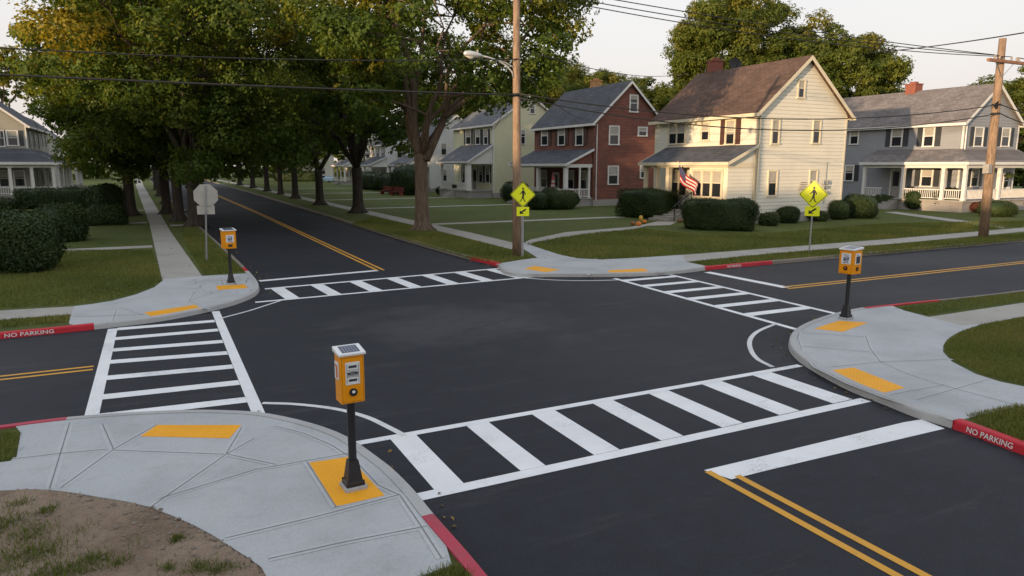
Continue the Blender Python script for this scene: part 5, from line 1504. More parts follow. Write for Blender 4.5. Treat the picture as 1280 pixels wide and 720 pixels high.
def beyond(q, px): 
    d = ray(*px); a = Vector((d[0], d[1], 0)); t = q.x + 12; k = t / d[0]; return Vector((t, d[1] * k, CH + d[2] * k))
cable('upper cable leaving the right pole toward the frame edge', B1_ + Vector((.2, 0, 0)), on_u(1300, 144, B1_.x + 6), .1, .026)
cable('lower cable leaving the right pole toward the frame edge', B2_ + Vector((.2, 0, 0)), on_u(1300, 158, B1_.x + 6), .1, .026)
for k, (i, dx, lb) in enumerate(((0, -1.05, 'first'), (1, -.55, 'second'), (2, .5, 'third'))):
    cable('%s power line from the left, strung between the two pole crossarms' % lb, (pc[0] + dx, VC - .2, 10.82 - .22 * k), ins[i], .2 + .12 * k, .02, 'power lines between the crossarms')
for k, i in enumerate((3, 4)):
    cable(('power line leaving the right crossarm at its inner insulator', 'power line leaving the right crossarm at its outer insulator')[k], ins[i], ins[i] + Vector((14, .6, .1)), .2, .016)
cable('thick cable climbing across the sky above the right pole', on_u(1085, 66, 62), on_u(1300, 37.5, 47), .15, .04)
cable('service cable from the centre pole over the brick house toward the cream roof', (pc[0] + .1, VC, on_v(646, 60, VC)[2]), (39, 46, on_u(868, 90, 39)[2]), .6, .018)
cable('service cable from the centre pole to the brick house eave', (pc[0] + .1, VC + .1, on_v(646, 84, VC)[2]), (36.0, 56, 7.9), .5, .018)
cable('slack cable looping from the pole to the pale yellow house', (pc[0], VC + .15, on_v(646, 96, VC)[2]), (34.6, 75, 8.3), 1.1, .018)

# ------------------------------------------------------------------ flag
f0 = Vector(on_u(846.5, 246, UP - .15)); 
fp0 = Vector((UP - .05, f0.y, 1.9)); fpt = Vector(on_u(848, 204, UP - .55))
r = thing('flag', (fp0.x, fp0.y, fp0.z), 'striped flag with a starred blue corner hanging from a pole on the cream porch', 'flag')
fp0 = Vector((UP - .05, fpt.y - .05, 2.9)); b = MB(); b.tube([fp0, fpt + (fpt - fp0) * .08], .02, 8); b.build('flag_pole', 'trim', r)
b = MB(); b.lathe(tuple(fpt + (fpt - fp0) * .1), [(.01, -.04), (.045, -.02), (.05, .01), (.02, .045)], 10); b.build('finial', 'chimney_tan', r)
# cloth hangs in slanting folds toward the camera side
nx, ny = 26, 7
c0 = Vector(on_u(848.5, 206, UP - .5)); c1 = Vector(on_u(872, 230, UP - .55)); cdn = Vector((.06, -.10, -1.12)); along = c1 - c0
rows_ = {'flag_red': MB(), 'flag_white': MB(), 'flag_blue': MB()}
def fpnt(i, j):
    s_, t_ = i / nx, j / ny
    p_ = c0 + along * s_ + cdn * t_ * (1 - .30 * s_)
    p_ += Vector((.13 * math.sin(s_ * 9 + t_ * 2.5) * (.3 + s_), 0.05 * math.sin(s_ * 7), -.05 * math.sin(s_ * PI)))
    return p_
for j in range(7):
    for i in range(nx):
        mt = 'flag_blue' if (i < 11 and j < 4) else ('flag_red' if j % 2 == 0 else 'flag_white')
        rows_[mt].quad(fpnt(i, j), fpnt(i + 1, j), fpnt(i + 1, j + 1), fpnt(i, j + 1))
rows_['flag_white'].v.extend([]); 
for k_, nm in (('flag_red', 'red_stripes'), ('flag_white', 'white_stripes'), ('flag_blue', 'canton')):
    o = rows_[k_].build(nm, k_, r, smooth=False)
    md = o.modifiers.new('s', 'SOLIDIFY'); md.thickness = .006
    if nm == 'canton': canton = o
b = MB()
for j in range(4):
    for i in range(5):
        q = fpnt(1 + i * 2, .5 + j * .9); n_ = (fpnt(2 + i * 2, 1 + j) - fpnt(1 + i * 2, 1 + j)).cross(cdn).normalized()
        if n_.dot(Vector((-1, -1, 0))) < 0: n_ = -n_
        q = q + n_ * .008; x_ = along.normalized() * .02; y_ = cdn.normalized() * .02
        b.quad(q - x_ - y_, q + x_ - y_, q + x_ + y_, q - x_ + y_)
b.build('stars', 'flag_white', canton)

# ------------------------------------------------------------------ things by the steps and on the porches
def pumpkin(label, px, d_px, mat='pumpkin', tall=.78, zoff=0, name='pumpkin', cat='pumpkin', group='pumpkins and gourds around the steps'):
    p = G(*px, ZL + zoff); s = math.hypot(*p) / F * .93; R_ = d_px * s / 2
    r = thing(name, (p[0], p[1], ZL + zoff), label, cat, group)
    hh = R_ * 2 * tall
    b = MB(); pr = [(R_ * math.sin(max(.08, t)) ** .8 if t < PI else .02, hh / 2 - hh / 2 * math.cos(t) - (.0)) for t in [PI * k / 10 for k in range(11)]]
    pr[0] = (R_ * .25, .01); pr[-1] = (R_ * .12, hh * .93)
    b.lathe((p[0], p[1], ZL + zoff), pr, 24, 9, .13); b.build('rind', mat, r, smooth=True)
    b = MB(); z = ZL + zoff + hh * .9; b.tube([(p[0], p[1], z), (p[0] + .01, p[1], z + R_ * .25), (p[0] + R_ * .15, p[1], z + R_ * .42)], [R_ * .16, R_ * .1, R_ * .09], 6); b.build('stalk', 'stem', r)
pumpkin('yellow gourd standing on top at the back of the pumpkin group', (801, 276.5), 5.8, 'gourd_yellow', 1.35, name='gourd', cat='gourd')
pumpkin('orange pumpkin at the right of the pumpkin group on the walk', (805.3, 279.5), 6.6)
pumpkin('largest orange pumpkin at the front of the pumpkin group', (798.2, 282.5), 7.8)
pumpkin('rusty brown pumpkin at the left of the pumpkin group', (790.8, 282), 6.4, 'pumpkin_dark', .9)
pumpkin('pale green gourd beside the black kettle on the walk', (818, 271), 5.6, 'gourd_green', 1.25, name='gourd', cat='gourd')
pumpkin('orange pumpkin on the bottom step behind the black kettle', (825.5, 268.5), 7.2, 'pumpkin', .75)
pumpkin('upper orange pumpkin leaning by the long hedge and handrail', (848.8, 272.3), 5.6, 'pumpkin', 1.2)
pumpkin('lower orange pumpkin at the corner of the long boxy hedge', (849.5, 278), 5.4, 'pumpkin_dark', .85)
p = G(825.5, 272.5, ZL); r = thing('kettle', (p[0], p[1], ZL), 'round black kettle on the walk beside the pale green gourd', 'kettle')
b = MB(); b.lathe((p[0], p[1], ZL), [(.1, 0), (.19, .06), (.23, .16), (.2, .26), (.15, .31), (.17, .34), (.13, .345)], 18); b.build('pot', 'black', r, smooth=True)
b = MB(); b.tube([(p[0] + .17 * math.cos(t), p[1], ZL + .32 + .2 * math.sin(t)) for t in [PI * k / 10 for k in range(11)]], .012, 6); b.build('handle', 'black', r)
# handrail
h0 = Vector((*G(842.5, 277, ZL), ZL)); h1 = Vector(on_u(865, 243, UP - .35))
r = thing('handrail', h0, 'black metal handrail rising beside the cream house steps', 'handrail')
ht = h0 + Vector((0, 0, 1.05)); he = Vector((UP - .1, h0.y - .15, .8)); hte = he + Vector((0, 0, 1.25))
b = MB(); b.tube([h0, ht], .035, 8); b.build('rail_post', 'black', r); b = MB(); b.tube([he, hte], .03, 8); b.build('rail_post', 'black', r)
b = MB(); b.tube([ht - Vector((.12, 0, .06)), ht, hte], .035, 8); b.build('grab_rail', 'black', r)
b = MB(); b.tube([h0 + Vector((0, 0, .45)), he + Vector((0, 0, .6))], .02, 6); b.build('lower_rail', 'black', r)
# pot of red flowers on the porch
def flower_pot(label, loc, s, seed, mat='red_leaf', name='flower_pot', cat='flower pot'):
    r = thing(name, loc, label, cat); b = MB()
    b.lathe(loc, [(.11 * s, 0), (.16 * s, .24 * s), (.17 * s, .26 * s), (.15 * s, .26 * s)], 14); b.build('pot', 'chimney_brick', r)
    rs = np.random.default_rng(seed); n = 260
    d = rs.normal(size=(n, 3)); d /= np.linalg.norm(d, axis=1, keepdims=True); pos = d * .24 * s * rs.uniform(.6, 1.05, (n, 1)) + np.array([0, 0, .4 * s])
    me = leaf_mesh('flowers', pos, d + [0, 0, .4], .08 * s * rs.uniform(.6, 1.3, n), rs.uniform(.2, 1, n), mat, rs); o = bpy.data.objects.new('flowers', me); COL.objects.link(o); o.parent = r
q = on_u(836, 256, UP + .1); flower_pot('pot of red flowers by the railing of the cream porch', (UP + .35, q[1], .8), .9, 201)
# faded banner hanging on the brick porch
q0 = on_u(690.5, 230, 33.75)
r = thing('garden_banner', (33.8, q0[1], .85), 'faded pink and white banner hung on a stand on the brick porch', 'banner')
b = MB(); b.tube([(33.8, q0[1] + .3, .85), (33.8, q0[1] + .3, 3.2), (33.8, q0[1] - .25, 3.2)], .02, 6); b.build('stand', 'black', r)
bn = MB(); bmi = []
for k in range(11):
    z1 = 3.18 - k * .19; wv = lambda a, z: 33.8 + .05 * math.sin(a * 9 + z * 2)
    mt = 'pink_cloth' if k < 4 or (4 <= k < 8 and k % 2) else 'flag_white'
    for m_ in range(5):
        wd = .27 * (1 - .35 * (k < 2)); a0_, a1_ = q0[1] - wd + 2 * wd * m_ / 5, q0[1] - wd + 2 * wd * (m_ + 1) / 5
        bmi.append(0 if mt == 'pink_cloth' else 1)
        bn.quad((wv(a0_, z1 - .19), a0_, z1 - .19), (wv(a1_, z1 - .19), a1_, z1 - .19), (wv(a1_, z1), a1_, z1), (wv(a0_, z1), a0_, z1))
o = bn.build('cloth', 'pink_cloth', r); o.data.materials.append(M['flag_white']); [setattr(p_, 'material_index', m_) for p_, m_ in zip(o.data.polygons, bmi)]
if True:
    md = o.modifiers.new('s', 'SOLIDIFY'); md.thickness = .006

def porch_chair(label, loc, rz, mat='black_soft', s=1.0):
    r = thing('porch_chair', loc, label, 'chair', None, rz)
    b = MB(); b.box(-.26 * s, .26 * s, -.25 * s, .25 * s, .40 * s, .45 * s); b.build('seat', mat, r, local=True, bevel=.015)
    b = MB()
    for k in range(5): x = (-.22 + .11 * k) * s; b.hexa([(x - .035, .22 * s, .45 * s), (x + .035, .22 * s, .45 * s), (x + .035, .25 * s, .45 * s), (x - .035, .25 * s, .45 * s), (x - .035, .34 * s, 1.0 * s), (x + .035, .34 * s, 1.0 * s), (x + .035, .37 * s, 1.0 * s), (x - .035, .37 * s, 1.0 * s)])
    b.build('backrest', mat, r, local=True)
    for sx in (-1, 1):
        for sy in (-1, 1): b = MB(); b.tube([(sx * .23 * s, sy * .22 * s, 0), (sx * .23 * s, sy * .22 * s, .41 * s)], .022, 6); b.build('leg', mat, r, local=True)
        b = MB(); b.box(sx * .28 * s - .03, sx * .28 * s + .03, -.25 * s, .27 * s, .62 * s, .66 * s); b.build('armrest', mat, r, local=True)
porch_chair('dark chair on the pale yellow house porch', (33.6, 80.8, 1.0), -PI / 2)
porch_chair('dark chair on the porch of the yellow house at far left', (-11.6, 93.4, .8), PI / 2)
porch_chair('dark chair beside the door of the grey porch', (58.4, on_u(1135, 235, 58.4)[1], 1.05), -PI / 2)
porch_chair('white chair at the corner of the grey porch behind the pole', (63.9, 34.9, 1.05), PI, 'trim')
# orange and white wheelbarrow before the yellow porch
p = G(600.5, 241.5, ZL); r = thing('wheelbarrow', (p[0], p[1], ZL), 'red tub wheelbarrow parked before the pale yellow porch', 'wheelbarrow', None, R(60))
b = MB(); b.hexa([(-.35, -.28, .32), (.4, -.28, .30), (.4, .28, .30), (-.35, .28, .32), (-.58, -.42, .78), (.66, -.42, .74), (.66, .42, .74), (-.58, .42, .78)]); b.build('tub', 'pink_cloth', r, local=True, bevel=.03)
b = MB(); b.tube([(.75, 0, .18 + .0), (.75, 0.0, .18)], .1, 6)
b = MB(); n_ = 16
for yy in (-.05,): b.prism([(.78 + .19 * math.cos(2 * PI * k / n_), yy, .19 + .19 * math.sin(2 * PI * k / n_)) for k in range(n_)], (0, .1, 0))
b.build('wheel', 'rubber', r, local=True)
for sy in (-1, 1):
    b = MB(); b.tube([(.8, sy * .1, .2), (.1, sy * .3, .3), (-1.0, sy * .33, .62)], .025, 6); b.build('handle', 'trim', r, local=True)
    b = MB(); b.tube([(-.2, sy * .28, .34), (-.35, sy * .28, 0)], .022, 6); b.build('leg', 'trim', r, local=True)
# red low benches far by the dark bush
def red_bench(label, px, L):
    p = on_u(px[0], px[1], 27.0); r = thing('garden_bench', (p[0], p[1], ZL), label, 'bench', 'red garden benches by the dark shrub', R(-70))
    b = MB()
    for k in range(4): b.box(-L / 2, L / 2, -.28 + .15 * k, -.17 + .15 * k, .45, .49)
    b.build('seat', 'red_wood', r, local=True)
    b = MB()
    for k in range(3): b.box(-L / 2, L / 2, .30, .34, .58 + .17 * k, .71 + .17 * k)
    b.build('backrest', 'red_wood', r, local=True)
    for sx in (-1, 1): b = MB(); b.box(sx * L * .44 - .05, sx * L * .44 + .05, -.3, .295, 0, .448); b.box(sx * L * .44 - .05, sx * L * .44 + .05, .22, .298, .45, 1.05); b.build('leg', 'red_wood', r, local=True)
red_bench('left one of two faded red garden benches beyond the dark shrub', (483, 233.5), 2.1)
red_bench('right one of two faded red garden benches beyond the dark shrub', (496, 234), 1.9)
# white bench among the left hedges
p = G(97, 259, ZL); r = thing('garden_bench', (p[0], p[1], ZL), 'small white slatted bench between the dark left hedges', 'bench', None, R(28))
b = MB()
for k in range(4): b.box(-.95, .95, -.25 + .13 * k, -.15 + .13 * k, .46, .5)
b.build('seat', 'trim', r, local=True)
b = MB()
for k in range(3): b.box(-.95, .95, .28, .32, .6 + .14 * k, .71 + .14 * k)
b.build('backrest', 'trim', r, local=True)
for sx in (-1, 1): b = MB(); b.box(sx * .8 - .04, sx * .8 + .04, -.24, .27, 0, .458); b.box(sx * .8 - .04, sx * .8 + .04, .2, .278, .46, 1.0); b.build('leg', 'trim', r, local=True)
# hanging basket on the grey porch
hx = on_v(1267, 211, PV)[0]; r = thing('hanging_basket', (hx, PV + .25, 2.75), 'green fern basket hanging from the grey porch beam', 'hanging basket')
b = MB(); b.lathe((hx, PV + .25, 2.75), [(.06, 0), (.18, .08), (.22, .2), (.2, .21)], 14); b.build('basket', 'stem', r)
b = MB(); b.tube([(hx, PV + .25, 2.95), (hx, PV + .25, 3.62)], .008, 5); b.build('hanger', 'cable', r)
rs = np.random.default_rng(77); n = 420; d = rs.normal(size=(n, 3)); d /= np.linalg.norm(d, axis=1, keepdims=True); pos = d * np.array([.42, .42, .24]) * rs.uniform(.5, 1.05, (n, 1)) + np.array([0, 0, .26])
me = leaf_mesh('fern', pos, d + [0, 0, .5], .12 * rs.uniform(.6, 1.3, n), rs.uniform(.2, .6, n), 'shrub', rs); o = bpy.data.objects.new('fern', me); COL.objects.link(o); o.parent = r
flower_pot('pot of red flowers on the grey house lawn at the right edge', (*G(1275, 262, ZL), ZL), 1.2, 202)

# ---- parked car far up the street
def car(label, loc, rz, paintm):
    r = thing('parked_car', loc, label, 'car', None, rz)
    prof = [(-2.2, .32), (-2.25, .62), (-2.12, .95), (-1.55, 1.02), (-1.0, 1.42), (.45, 1.45), (1.15, 1.02), (1.95, .9), (2.22, .68), (2.22, .34)]
    b = MB(); W = .88
    n0 = len(b.v)
    def ring(y, k): return [(x * (1 - .02 * k), y, z - (.0 if z < 1.05 else 0)) for x, z in prof]
    for y, k in ((-W, 1), (-W + .1, 0), (W - .1, 0), (W, 1)):
        for x, z in prof:
            yy = y * (1 if z < 1.05 else .80); b.v.append((x * (1 - .01 * k), yy, z))
    m_ = len(prof)
    for i in range(3):
        for k in range(m_): k2 = (k + 1) % m_; b.f.append((n0 + i * m_ + k, n0 + i * m_ + k2, n0 + (i + 1) * m_ + k2, n0 + (i + 1) * m_ + k))
    for i in (0, 3): 
        t_ = tessellate_polygon([[Vector((x, 0, z)) for x, z in prof]])
        for q in t_: b.f.append(tuple(n0 + i * m_ + a for a in q))
    b.build('body', paintm, r, local=True, bevel=.03)
    for sy in (-1, 1):
        b = MB(); y = sy * .79
        b.hexa([(-1.35, y - .02, 1.05), (.9, y - .02, 1.05), (.9, y + .03 * 1, 1.05), (-1.35, y + .03, 1.05), (-.95, y * .93 - .02, 1.36), (.42, y * .93 - .02, 1.36), (.42, y * .93 + .03, 1.36), (-.95, y * .93 + .03, 1.36)]); b.build('side_window', 'glass', r, local=True)
    b = MB(); b.hexa([(1.12, -.66, 1.06), (1.12, .66, 1.06), (1.09, .66, 1.05), (1.09, -.66, 1.05), (.52, -.62, 1.44), (.52, .62, 1.44), (.48, .62, 1.42), (.48, -.62, 1.42)]); b.build('windscreen', 'glass', r, local=True)
    b = MB(); b.hexa([(-1.56, -.66, 1.05), (-1.56, .66, 1.05), (-1.5, .66, 1.03), (-1.5, -.66, 1.03), (-1.06, -.62, 1.42), (-1.06, .62, 1.42), (-1.0, .62, 1.40), (-1.0, -.62, 1.40)]); b.build('rear_window', 'glass', r, local=True)
    for sx in (-1.38, 1.38):
        for sy in (-1, 1):
            b = MB(); b.prism([(sx + .33 * math.cos(2 * PI * k / 18), sy * .9 - (.2 if sy > 0 else 0), .33 + .33 * math.sin(2 * PI * k / 18)) for k in range(18)], (0, .2, 0)); w = b.build('wheel', 'rubber', r, local=True)
            b = MB(); y = sy * .905; b.prism([(sx + .2 * math.cos(2 * PI * k / 14), y, .33 + .2 * math.sin(2 * PI * k / 14)) for k in range(14)], (0, .01 * sy, 0)); b.build('rim', 'galv', w, local=True)
    for sy in (-1, 1):
        b = MB(); b.box(-2.24, -2.17, sy * .7 - .12, sy * .7 + .12, .68, .84); b.build('tail_light', 'flag_red', r, local=True)
        b = MB(); b.box(2.14, 2.23, sy * .66 - .16, sy * .66 + .16, .64, .78); b.build('headlight', 'lamp_glass', r, local=True)
p = G(408, 228, ZL)
car('pale blue car parked on the grass between the dark trunks', (p[0], p[1], ZL), R(205), 'car_blue')

# ---- person far down the left sidewalk
p = G(165.3, 232.5, .117)
def person(loc, rz, label):
    J = dict(pel=(0, 0, .92), ch=(0, -.01, 1.28), nk=(0, -.01, 1.46), hd=(0, -.02, 1.62), ht=(0, -.02, 1.70), ls=(.17, 0, 1.40), le=(.22, .06, 1.13), lh=(.21, -.06, .90), rsx=(-.17, 0, 1.40), re=(-.22, -.03, 1.13), rh=(-.21, -.17, .93),
             lk=(.10, -.14, .50), la=(.10, -.10, .09), lt=(.10, -.27, .05), rk=(-.10, .06, .50), ra=(-.10, .26, .12), rt=(-.10, .12, .05), lhp=(.1, 0, .88), rhp=(-.1, 0, .88))
    E = [('pel', 'ch'), ('ch', 'nk'), ('nk', 'hd'), ('hd', 'ht'), ('ch', 'ls'), ('ls', 'le'), ('le', 'lh'), ('ch', 'rsx'), ('rsx', 're'), ('re', 'rh'), ('pel', 'lhp'), ('lhp', 'lk'), ('lk', 'la'), ('la', 'lt'), ('pel', 'rhp'), ('rhp', 'rk'), ('rk', 'ra'), ('ra', 'rt')]
    rad = dict(pel=.15, ch=.17, nk=.06, hd=.10, ht=.085, ls=.075, le=.05, lh=.045, rsx=.075, re=.05, rh=.045, lk=.07, la=.05, lt=.045, rk=.07, ra=.05, rt=.045, lhp=.11, rhp=.11)
    ks = list(J); me = bpy.data.meshes.new('person'); me.from_pydata([J[k] for k in ks], [(ks.index(a), ks.index(b)) for a, b in E], [])
    o = bpy.data.objects.new('person', me); COL.objects.link(o); me.materials.append(M['shirt'])
    md = o.modifiers.new('k', 'SKIN'); 
    for i, k in enumerate(ks): me.skin_vertices[0].data[i].radius = (rad[k], rad[k] * .9)
    me.skin_vertices[0].data[0].use_root = True
    s_ = o.modifiers.new('s', 'SUBSURF'); s_.levels = 1; s_.render_levels = 2
    o.location = loc; o.rotation_euler.z = rz; tag(o, label, 'person')
    b = MB(); b.lathe((0, -.02, 1.60), [(.085, 0), (.115, .06), (.105, .13), (.06, .17)], 12); h = b.build('hair', 'black_soft', o, local=True)
    b = MB(); b.lathe((0, -.06, 1.53), [(.03, 0), (.075, .04), (.085, .1), (.07, .14)], 12); b.build('face', 'skin', o, local=True)
person((p[0], p[1], .117), R(10), 'person in dark clothes walking far down the left sidewalk')

# ------------------------------------------------------------------ stones, tufts and grass blades
rs = np.random.default_rng(9)
b = MB()
edge = [G(x, y, ZL) for x, y in ((100, 625), (140, 634), (180, 645), (210, 660), (235, 672), (262, 690), (290, 705), (310, 718), (60, 640), (30, 660), (120, 680), (200, 700))]
for k in range(1100):
    a = edge[rs.integers(0, 8)] if rs.random() < .7 else edge[rs.integers(0, 12)]
    x, y = a[0] + rs.normal() * .14, a[1] + rs.normal() * .14
    if not in_dirt(x, y): continue
    s_ = .004 + rs.random() ** 6 * .022; z = ZL + .012
    b.lathe((x, y, z), [(s_ * .7, 0), (s_ * rs.uniform(.9, 1.2), s_ * .4), (s_ * .6, s_ * .9)], 6)
tag(b.build('loose_stones', 'stone', loc=(-.8, 7, ZL)), 'loose stones and clods scattered over the bare dirt', 'stones', kind='stuff')

def blades(name, label, pts, h, seed, width=.012, mat='blade', tilt=.35, z=ZL, tb=.35):
    rs = np.random.default_rng(seed); n = len(pts); pts = np.asarray(pts)
    ang = rs.uniform(0, 2 * PI, n); hh = h * rs.uniform(.45, 1.3, n); le = rs.normal(0, tilt, (n, 2)) * hh[:, None]
    w = width * rs.uniform(.7, 1.4, n); cx, cy = np.cos(ang) * w / 2, np.sin(ang) * w / 2
    v = np.empty((n, 4, 3), np.float32)
    v[:, 0] = np.stack([pts[:, 0] - cx, pts[:, 1] - cy, np.full(n, z - .01)], 1); v[:, 1] = np.stack([pts[:, 0] + cx, pts[:, 1] + cy, np.full(n, z - .01)], 1)
    v[:, 2] = np.stack([pts[:, 0] + cx * .3 + le[:, 0], pts[:, 1] + cy * .3 + le[:, 1], z + hh], 1); v[:, 3] = np.stack([pts[:, 0] - cx * .3 + le[:, 0], pts[:, 1] - cy * .3 + le[:, 1], z + hh], 1)
    me = bpy.data.meshes.new(name); me.vertices.add(n * 4); me.vertices.foreach_set('co', v.reshape(-1)); me.loops.add(n * 4); me.loops.foreach_set('vertex_index', np.arange(n * 4, dtype=np.int32))
    me.polygons.add(n); me.polygons.foreach_set('loop_start', np.arange(0, n * 4, 4, dtype=np.int32)); me.polygons.foreach_set('loop_total', np.full(n, 4, np.int32))
    at = me.attributes.new('tint', 'FLOAT', 'FACE'); at.data.foreach_set('value', np.clip(tb + .16 * np.sin(pts[:, 0] * 1.7 + 1.3 * np.sin(pts[:, 1] * .9)) * np.sin(pts[:, 1] * 1.3 + 1) + .22 * np.sin(pts[:, 0] * .53 + 2) * np.sin(pts[:, 1] * .71 + pts[:, 0] * .3) + rs.normal(0, .22, n), 0, 1).astype(np.float32))
    me.update(calc_edges=True); me.materials.append(M[mat]); o = bpy.data.objects.new(name, me); COL.objects.link(o)
    return tag(o, label, 'grass', kind='stuff')
def in_poly(px_, py_, poly):
    c = np.zeros(len(px_), bool); j = len(poly) - 1
    for i in range(len(poly)):
        xi, yi = poly[i]; xj, yj = poly[j]
        with np.errstate(divide='ignore', invalid='ignore'):
            m = ((yi > py_) != (yj > py_)) & (px_ < (xj - xi) * (py_ - yi) / (yj - yi + 1e-12) + xi)
        c ^= m; j = i
    return c
def fill(polys, dens, seed, holes=()):
    rs = np.random.default_rng(seed); out = []
    for poly in polys:
        x0, x1 = min(p[0] for p in poly), max(p[0] for p in poly); y0, y1 = min(p[1] for p in poly), max(p[1] for p in poly)
        n = int((x1 - x0) * (y1 - y0) * dens); x, y = rs.uniform(x0, x1, n), rs.uniform(y0, y1, n); m = in_poly(x, y, poly)
        for h in holes: m &= ~in_poly(x, y, h)
        out.append(np.stack([x[m], y[m]], 1))
    return np.concatenate(out)
# right lawn pieces beside the near kerb and inside the curved walk
se1 = gp([(1207, 521), (1240, 513), (1275, 507), (1283, 510), (1300, 575), (1282, 556), (1240, 538)], ZL)
se2 = gp([(1280, 397), (1227, 406.5), (1200, 416), (1186, 424.5), (1181, 432), (1181, 439), (1192, 450.5), (1222, 466), (1252, 475.5), (1285, 481.5), (1420, 488), (1420, 400)], ZL)
se3 = gp([(1119, 386), (1160, 394), (1220, 385), (1300, 374), (1300, 363.5), (1200, 374)], ZL)
blades('grass_blades', 'short grass on the lawns of the right corner', np.concatenate([fill([se1], 4200, 1), fill([se2], 2000, 2), fill([se3], 900, 3)]), .055, 61, .011)
ne1 = gp([(658, 305.5), (680, 312.5), (700, 318.5), (723, 323.5), (753, 325), (800, 322.5), (853, 317.5), (960, 310), (1120, 297.5), (1280, 283), (1280, 276), (1100, 280), (960, 292), (860, 292), (800, 286), (745, 291), (700, 297)], ZL)
ne2 = gp([(640, 313), (668, 322), (650, 324.5), (620, 329), (586, 322.5), (500, 298), (440, 280), (466, 271.5), (520, 283)], ZL)
ne3 = gp([(862, 328), (960, 318), (1120, 305.5), (1280, 292), (1280, 300), (1120, 315), (970, 325.5), (890, 333)], ZL)
blades('grass_blades', 'short grass on the lawn before the cream house', np.concatenate([fill([ne1], 330, 4), fill([ne2], 480, 5), fill([ne3], 500, 6)]), .07, 62, .026)
nw1 = gp([(0, 386), (93, 380.5), (140, 374), (170, 366), (193, 357), (203, 349), (190, 313), (60, 313), (-30, 345)], ZL)
nw2 = gp([(0, 401), (88, 394), (85, 403), (0, 410)], ZL)
nw3 = gp([(256, 344), (306, 340), (262, 297), (234, 274), (228, 300)], ZL)
blades('grass_blades', 'short grass on the shaded left corner lawns', np.concatenate([fill([nw1], 480, 7), fill([nw2], 900, 8), fill([nw3], 600, 9)]), .065, 63, .022)
# tufts at the edge of the dirt and the grass in the near corner
tf = []
rs = np.random.default_rng(19)
for (x, y, n_, sp) in ((60, 640, 260, .06), (25, 632, 200, .08), (10, 655, 500, .13), (40, 668, 500, .12), (60, 690, 500, .13), (20, 700, 700, .16), (95, 715, 450, .12), (120, 700, 300, .09), (150, 705, 250, .07), (222, 676, 200, .035), (250, 712, 320, .07), (275, 715, 260, .06), (210, 712, 140, .05), (170, 680, 60, .08), (60, 720, 500, .14), (-10, 720, 600, .2), (-20, 670, 500, .2), (100, 665, 90, .1), (300, 712, 60, .05)):
    p = G(x, y, ZL); tf.append(rs.normal(size=(int(n_ * .75), 2)) * sp * .85 + np.array(p))
tf = np.concatenate(tf); tf = tf[in_poly(tf[:, 0], tf[:, 1], dp)]
ex = np.concatenate([fill([gp([(-30, 545), (25, 541), (19, 574), (-30, 582)], ZL)], 3200, 11), fill([gp([(566, 707), (592, 719), (592, 760), (522, 760), (525, 722)], ZL)], 5200, 12)])
blades('grass_tufts', 'ragged dark grass tufts growing in the bare dirt', np.concatenate([tf, ex]), .06, 64, .009, tb=.2, tilt=.55)

# fallen leaves on the verges and along the gutters
rs = np.random.default_rng(88); LP = []
for line, side_n, lo, hi in ((NW_, 700, 22, 70), (NE_, 900, 24, 75), (NE_, 120, -1, -1), (SE_, 60, -2, -2), (SW_, 26, -3, -3)):
    for k in range(side_n):
        if lo > 0: y = rs.uniform(lo, hi) ; i = min(range(len(line)), key=lambda q: abs(line[q][1] - y) + (100 if line[q][1] < 23 else 0)); x = line[i][0]
        elif lo == -1: i = rs.integers(40, len(line) - 4); t = rs.random(); x, y = line[i][0] * (1 - t) + line[i + 1][0] * t, line[i][1] * (1 - t) + line[i + 1][1] * t
        else: i = rs.integers(3, len(line) - 6); t = rs.random(); x, y = line[i][0] * (1 - t) + line[i + 1][0] * t, line[i][1] * (1 - t) + line[i + 1][1] * t
        sgn = 1 if line is NW_ and lo > 0 else (-1)
        if lo > 0:
            d_ = rs.normal() * 1.1; gut = rs.random() < .3
            dx = (-abs(d_) - .25) if not gut else rs.uniform(.03, .5)
            if line is NE_: dx = -dx
            LP.append((x + dx, y + rs.normal() * .3, .011 if gut else ZL + .045))
        else:
            a_ = Vector(line[i + 1]) - Vector(line[i]); a_.normalize(); off_ = rs.uniform(.03, .45) ** 1.3
            LP.append((x + a_.y * off_, y - a_.x * off_, .012))
LP = np.array(LP); n = len(LP); nr = rs.normal(size=(n, 3)) * .35 + np.array([0, 0, 1.])
M['dry_leaf'] = leaf_mat('dry_fallen_leaves', (.10, .06, .02), (.22, .13, .03), (.34, .22, .05), .15)
me = leaf_mesh('fallen_leaves', LP, nr, .055 * rs.uniform(.5, 1.4, n), rs.uniform(0, 1, n), 'dry_leaf', rs, .7); o = bpy.data.objects.new('fallen_leaves', me); COL.objects.link(o)
tag(o, 'dry fallen leaves scattered on the verges and gutters', 'leaves', kind='stuff')

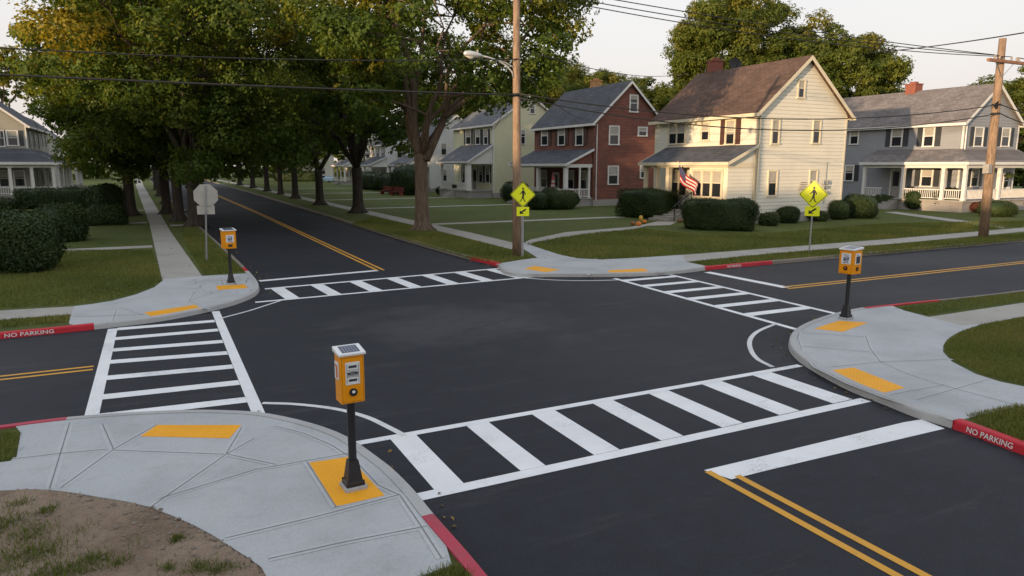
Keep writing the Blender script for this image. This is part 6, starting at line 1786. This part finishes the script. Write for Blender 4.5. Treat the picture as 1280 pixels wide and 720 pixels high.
# ------------------------------------------------------------------ light, sky, camera
SUN_EL, SUN_D = 4.5, Vector((-1, -.375))      # low evening sun down the cross street
w = bpy.data.worlds.new('World'); scene.world = w; w.use_nodes = True
nt = w.node_tree; bg = nt.nodes['Background']
sky = nt.nodes.new('ShaderNodeTexSky'); sky.sky_type = 'NISHITA'; sky.sun_disc = False
sky.sun_elevation = R(SUN_EL); sky.air_density = 1.0; sky.dust_density = 7.0; sky.ozone_density = 1.0; sky.altitude = 50
az = math.atan2(SUN_D.x, SUN_D.y)             # clockwise from +Y
sky.sun_rotation = az
# thin high cloud veils the whole sky: pale, a little warmer low down
tcw = nt.nodes.new('ShaderNodeTexCoord'); sx = nt.nodes.new('ShaderNodeSeparateXYZ'); nt.links.new(tcw.outputs['Generated'], sx.inputs[0])
veil = ramp(nt, sx.outputs[2], [(0.0, (2.92, 2.56, 2.34)), (.14, (2.86, 2.75, 2.72)), (.5, (2.78, 2.88, 3.12)), (1.0, (2.6, 2.8, 3.15))])
cl_ = noise(nt, tcw.outputs['Generated'], 2.2, 4, .55)
veil = mix(nt, .10, veil, ramp(nt, cl_, [(.35, .6), (.65, 1.2)]), 'MULTIPLY')
nt.links.new(mix(nt, .84, sky.outputs[0], veil), bg.inputs[0]); bg.inputs[1].default_value = .15
sl = bpy.data.lights.new('sun', 'SUN'); sl.energy = 2.7; sl.angle = R(.6); sl.color = (1.0, .70, .42)
so = bpy.data.objects.new('sun', sl); COL.objects.link(so)
dv = Vector((SUN_D.x, SUN_D.y, 0)).normalized() * math.cos(R(SUN_EL)) + Vector((0, 0, math.sin(R(SUN_EL))))
so.rotation_euler = dv.to_track_quat('Z', 'Y').to_euler(); so.location = dv * 60

cam = bpy.data.cameras.new('camera'); cam.sensor_width = 36; cam.lens = 36 * F / 1280; cam.clip_end = 6000; cam.clip_start = .1
co = bpy.data.objects.new('camera', cam); COL.objects.link(co); co.location = (0, 0, CH)
co.rotation_euler = (PI / 2 - TH, 0, -(PI / 2 - AZ)); scene.camera = co
scene.render.resolution_x, scene.render.resolution_y = 1024, 576
vs = scene.view_settings; vs.view_transform = 'Standard'; vs.look = 'None'; vs.exposure = 1.25; vs.gamma = 1; vs.use_curve_mapping = False
scene.render.engine = 'CYCLES'; scene.cycles.max_bounces = 8; scene.cycles.use_denoising = True
scene.cycles.transparent_max_bounces = 8
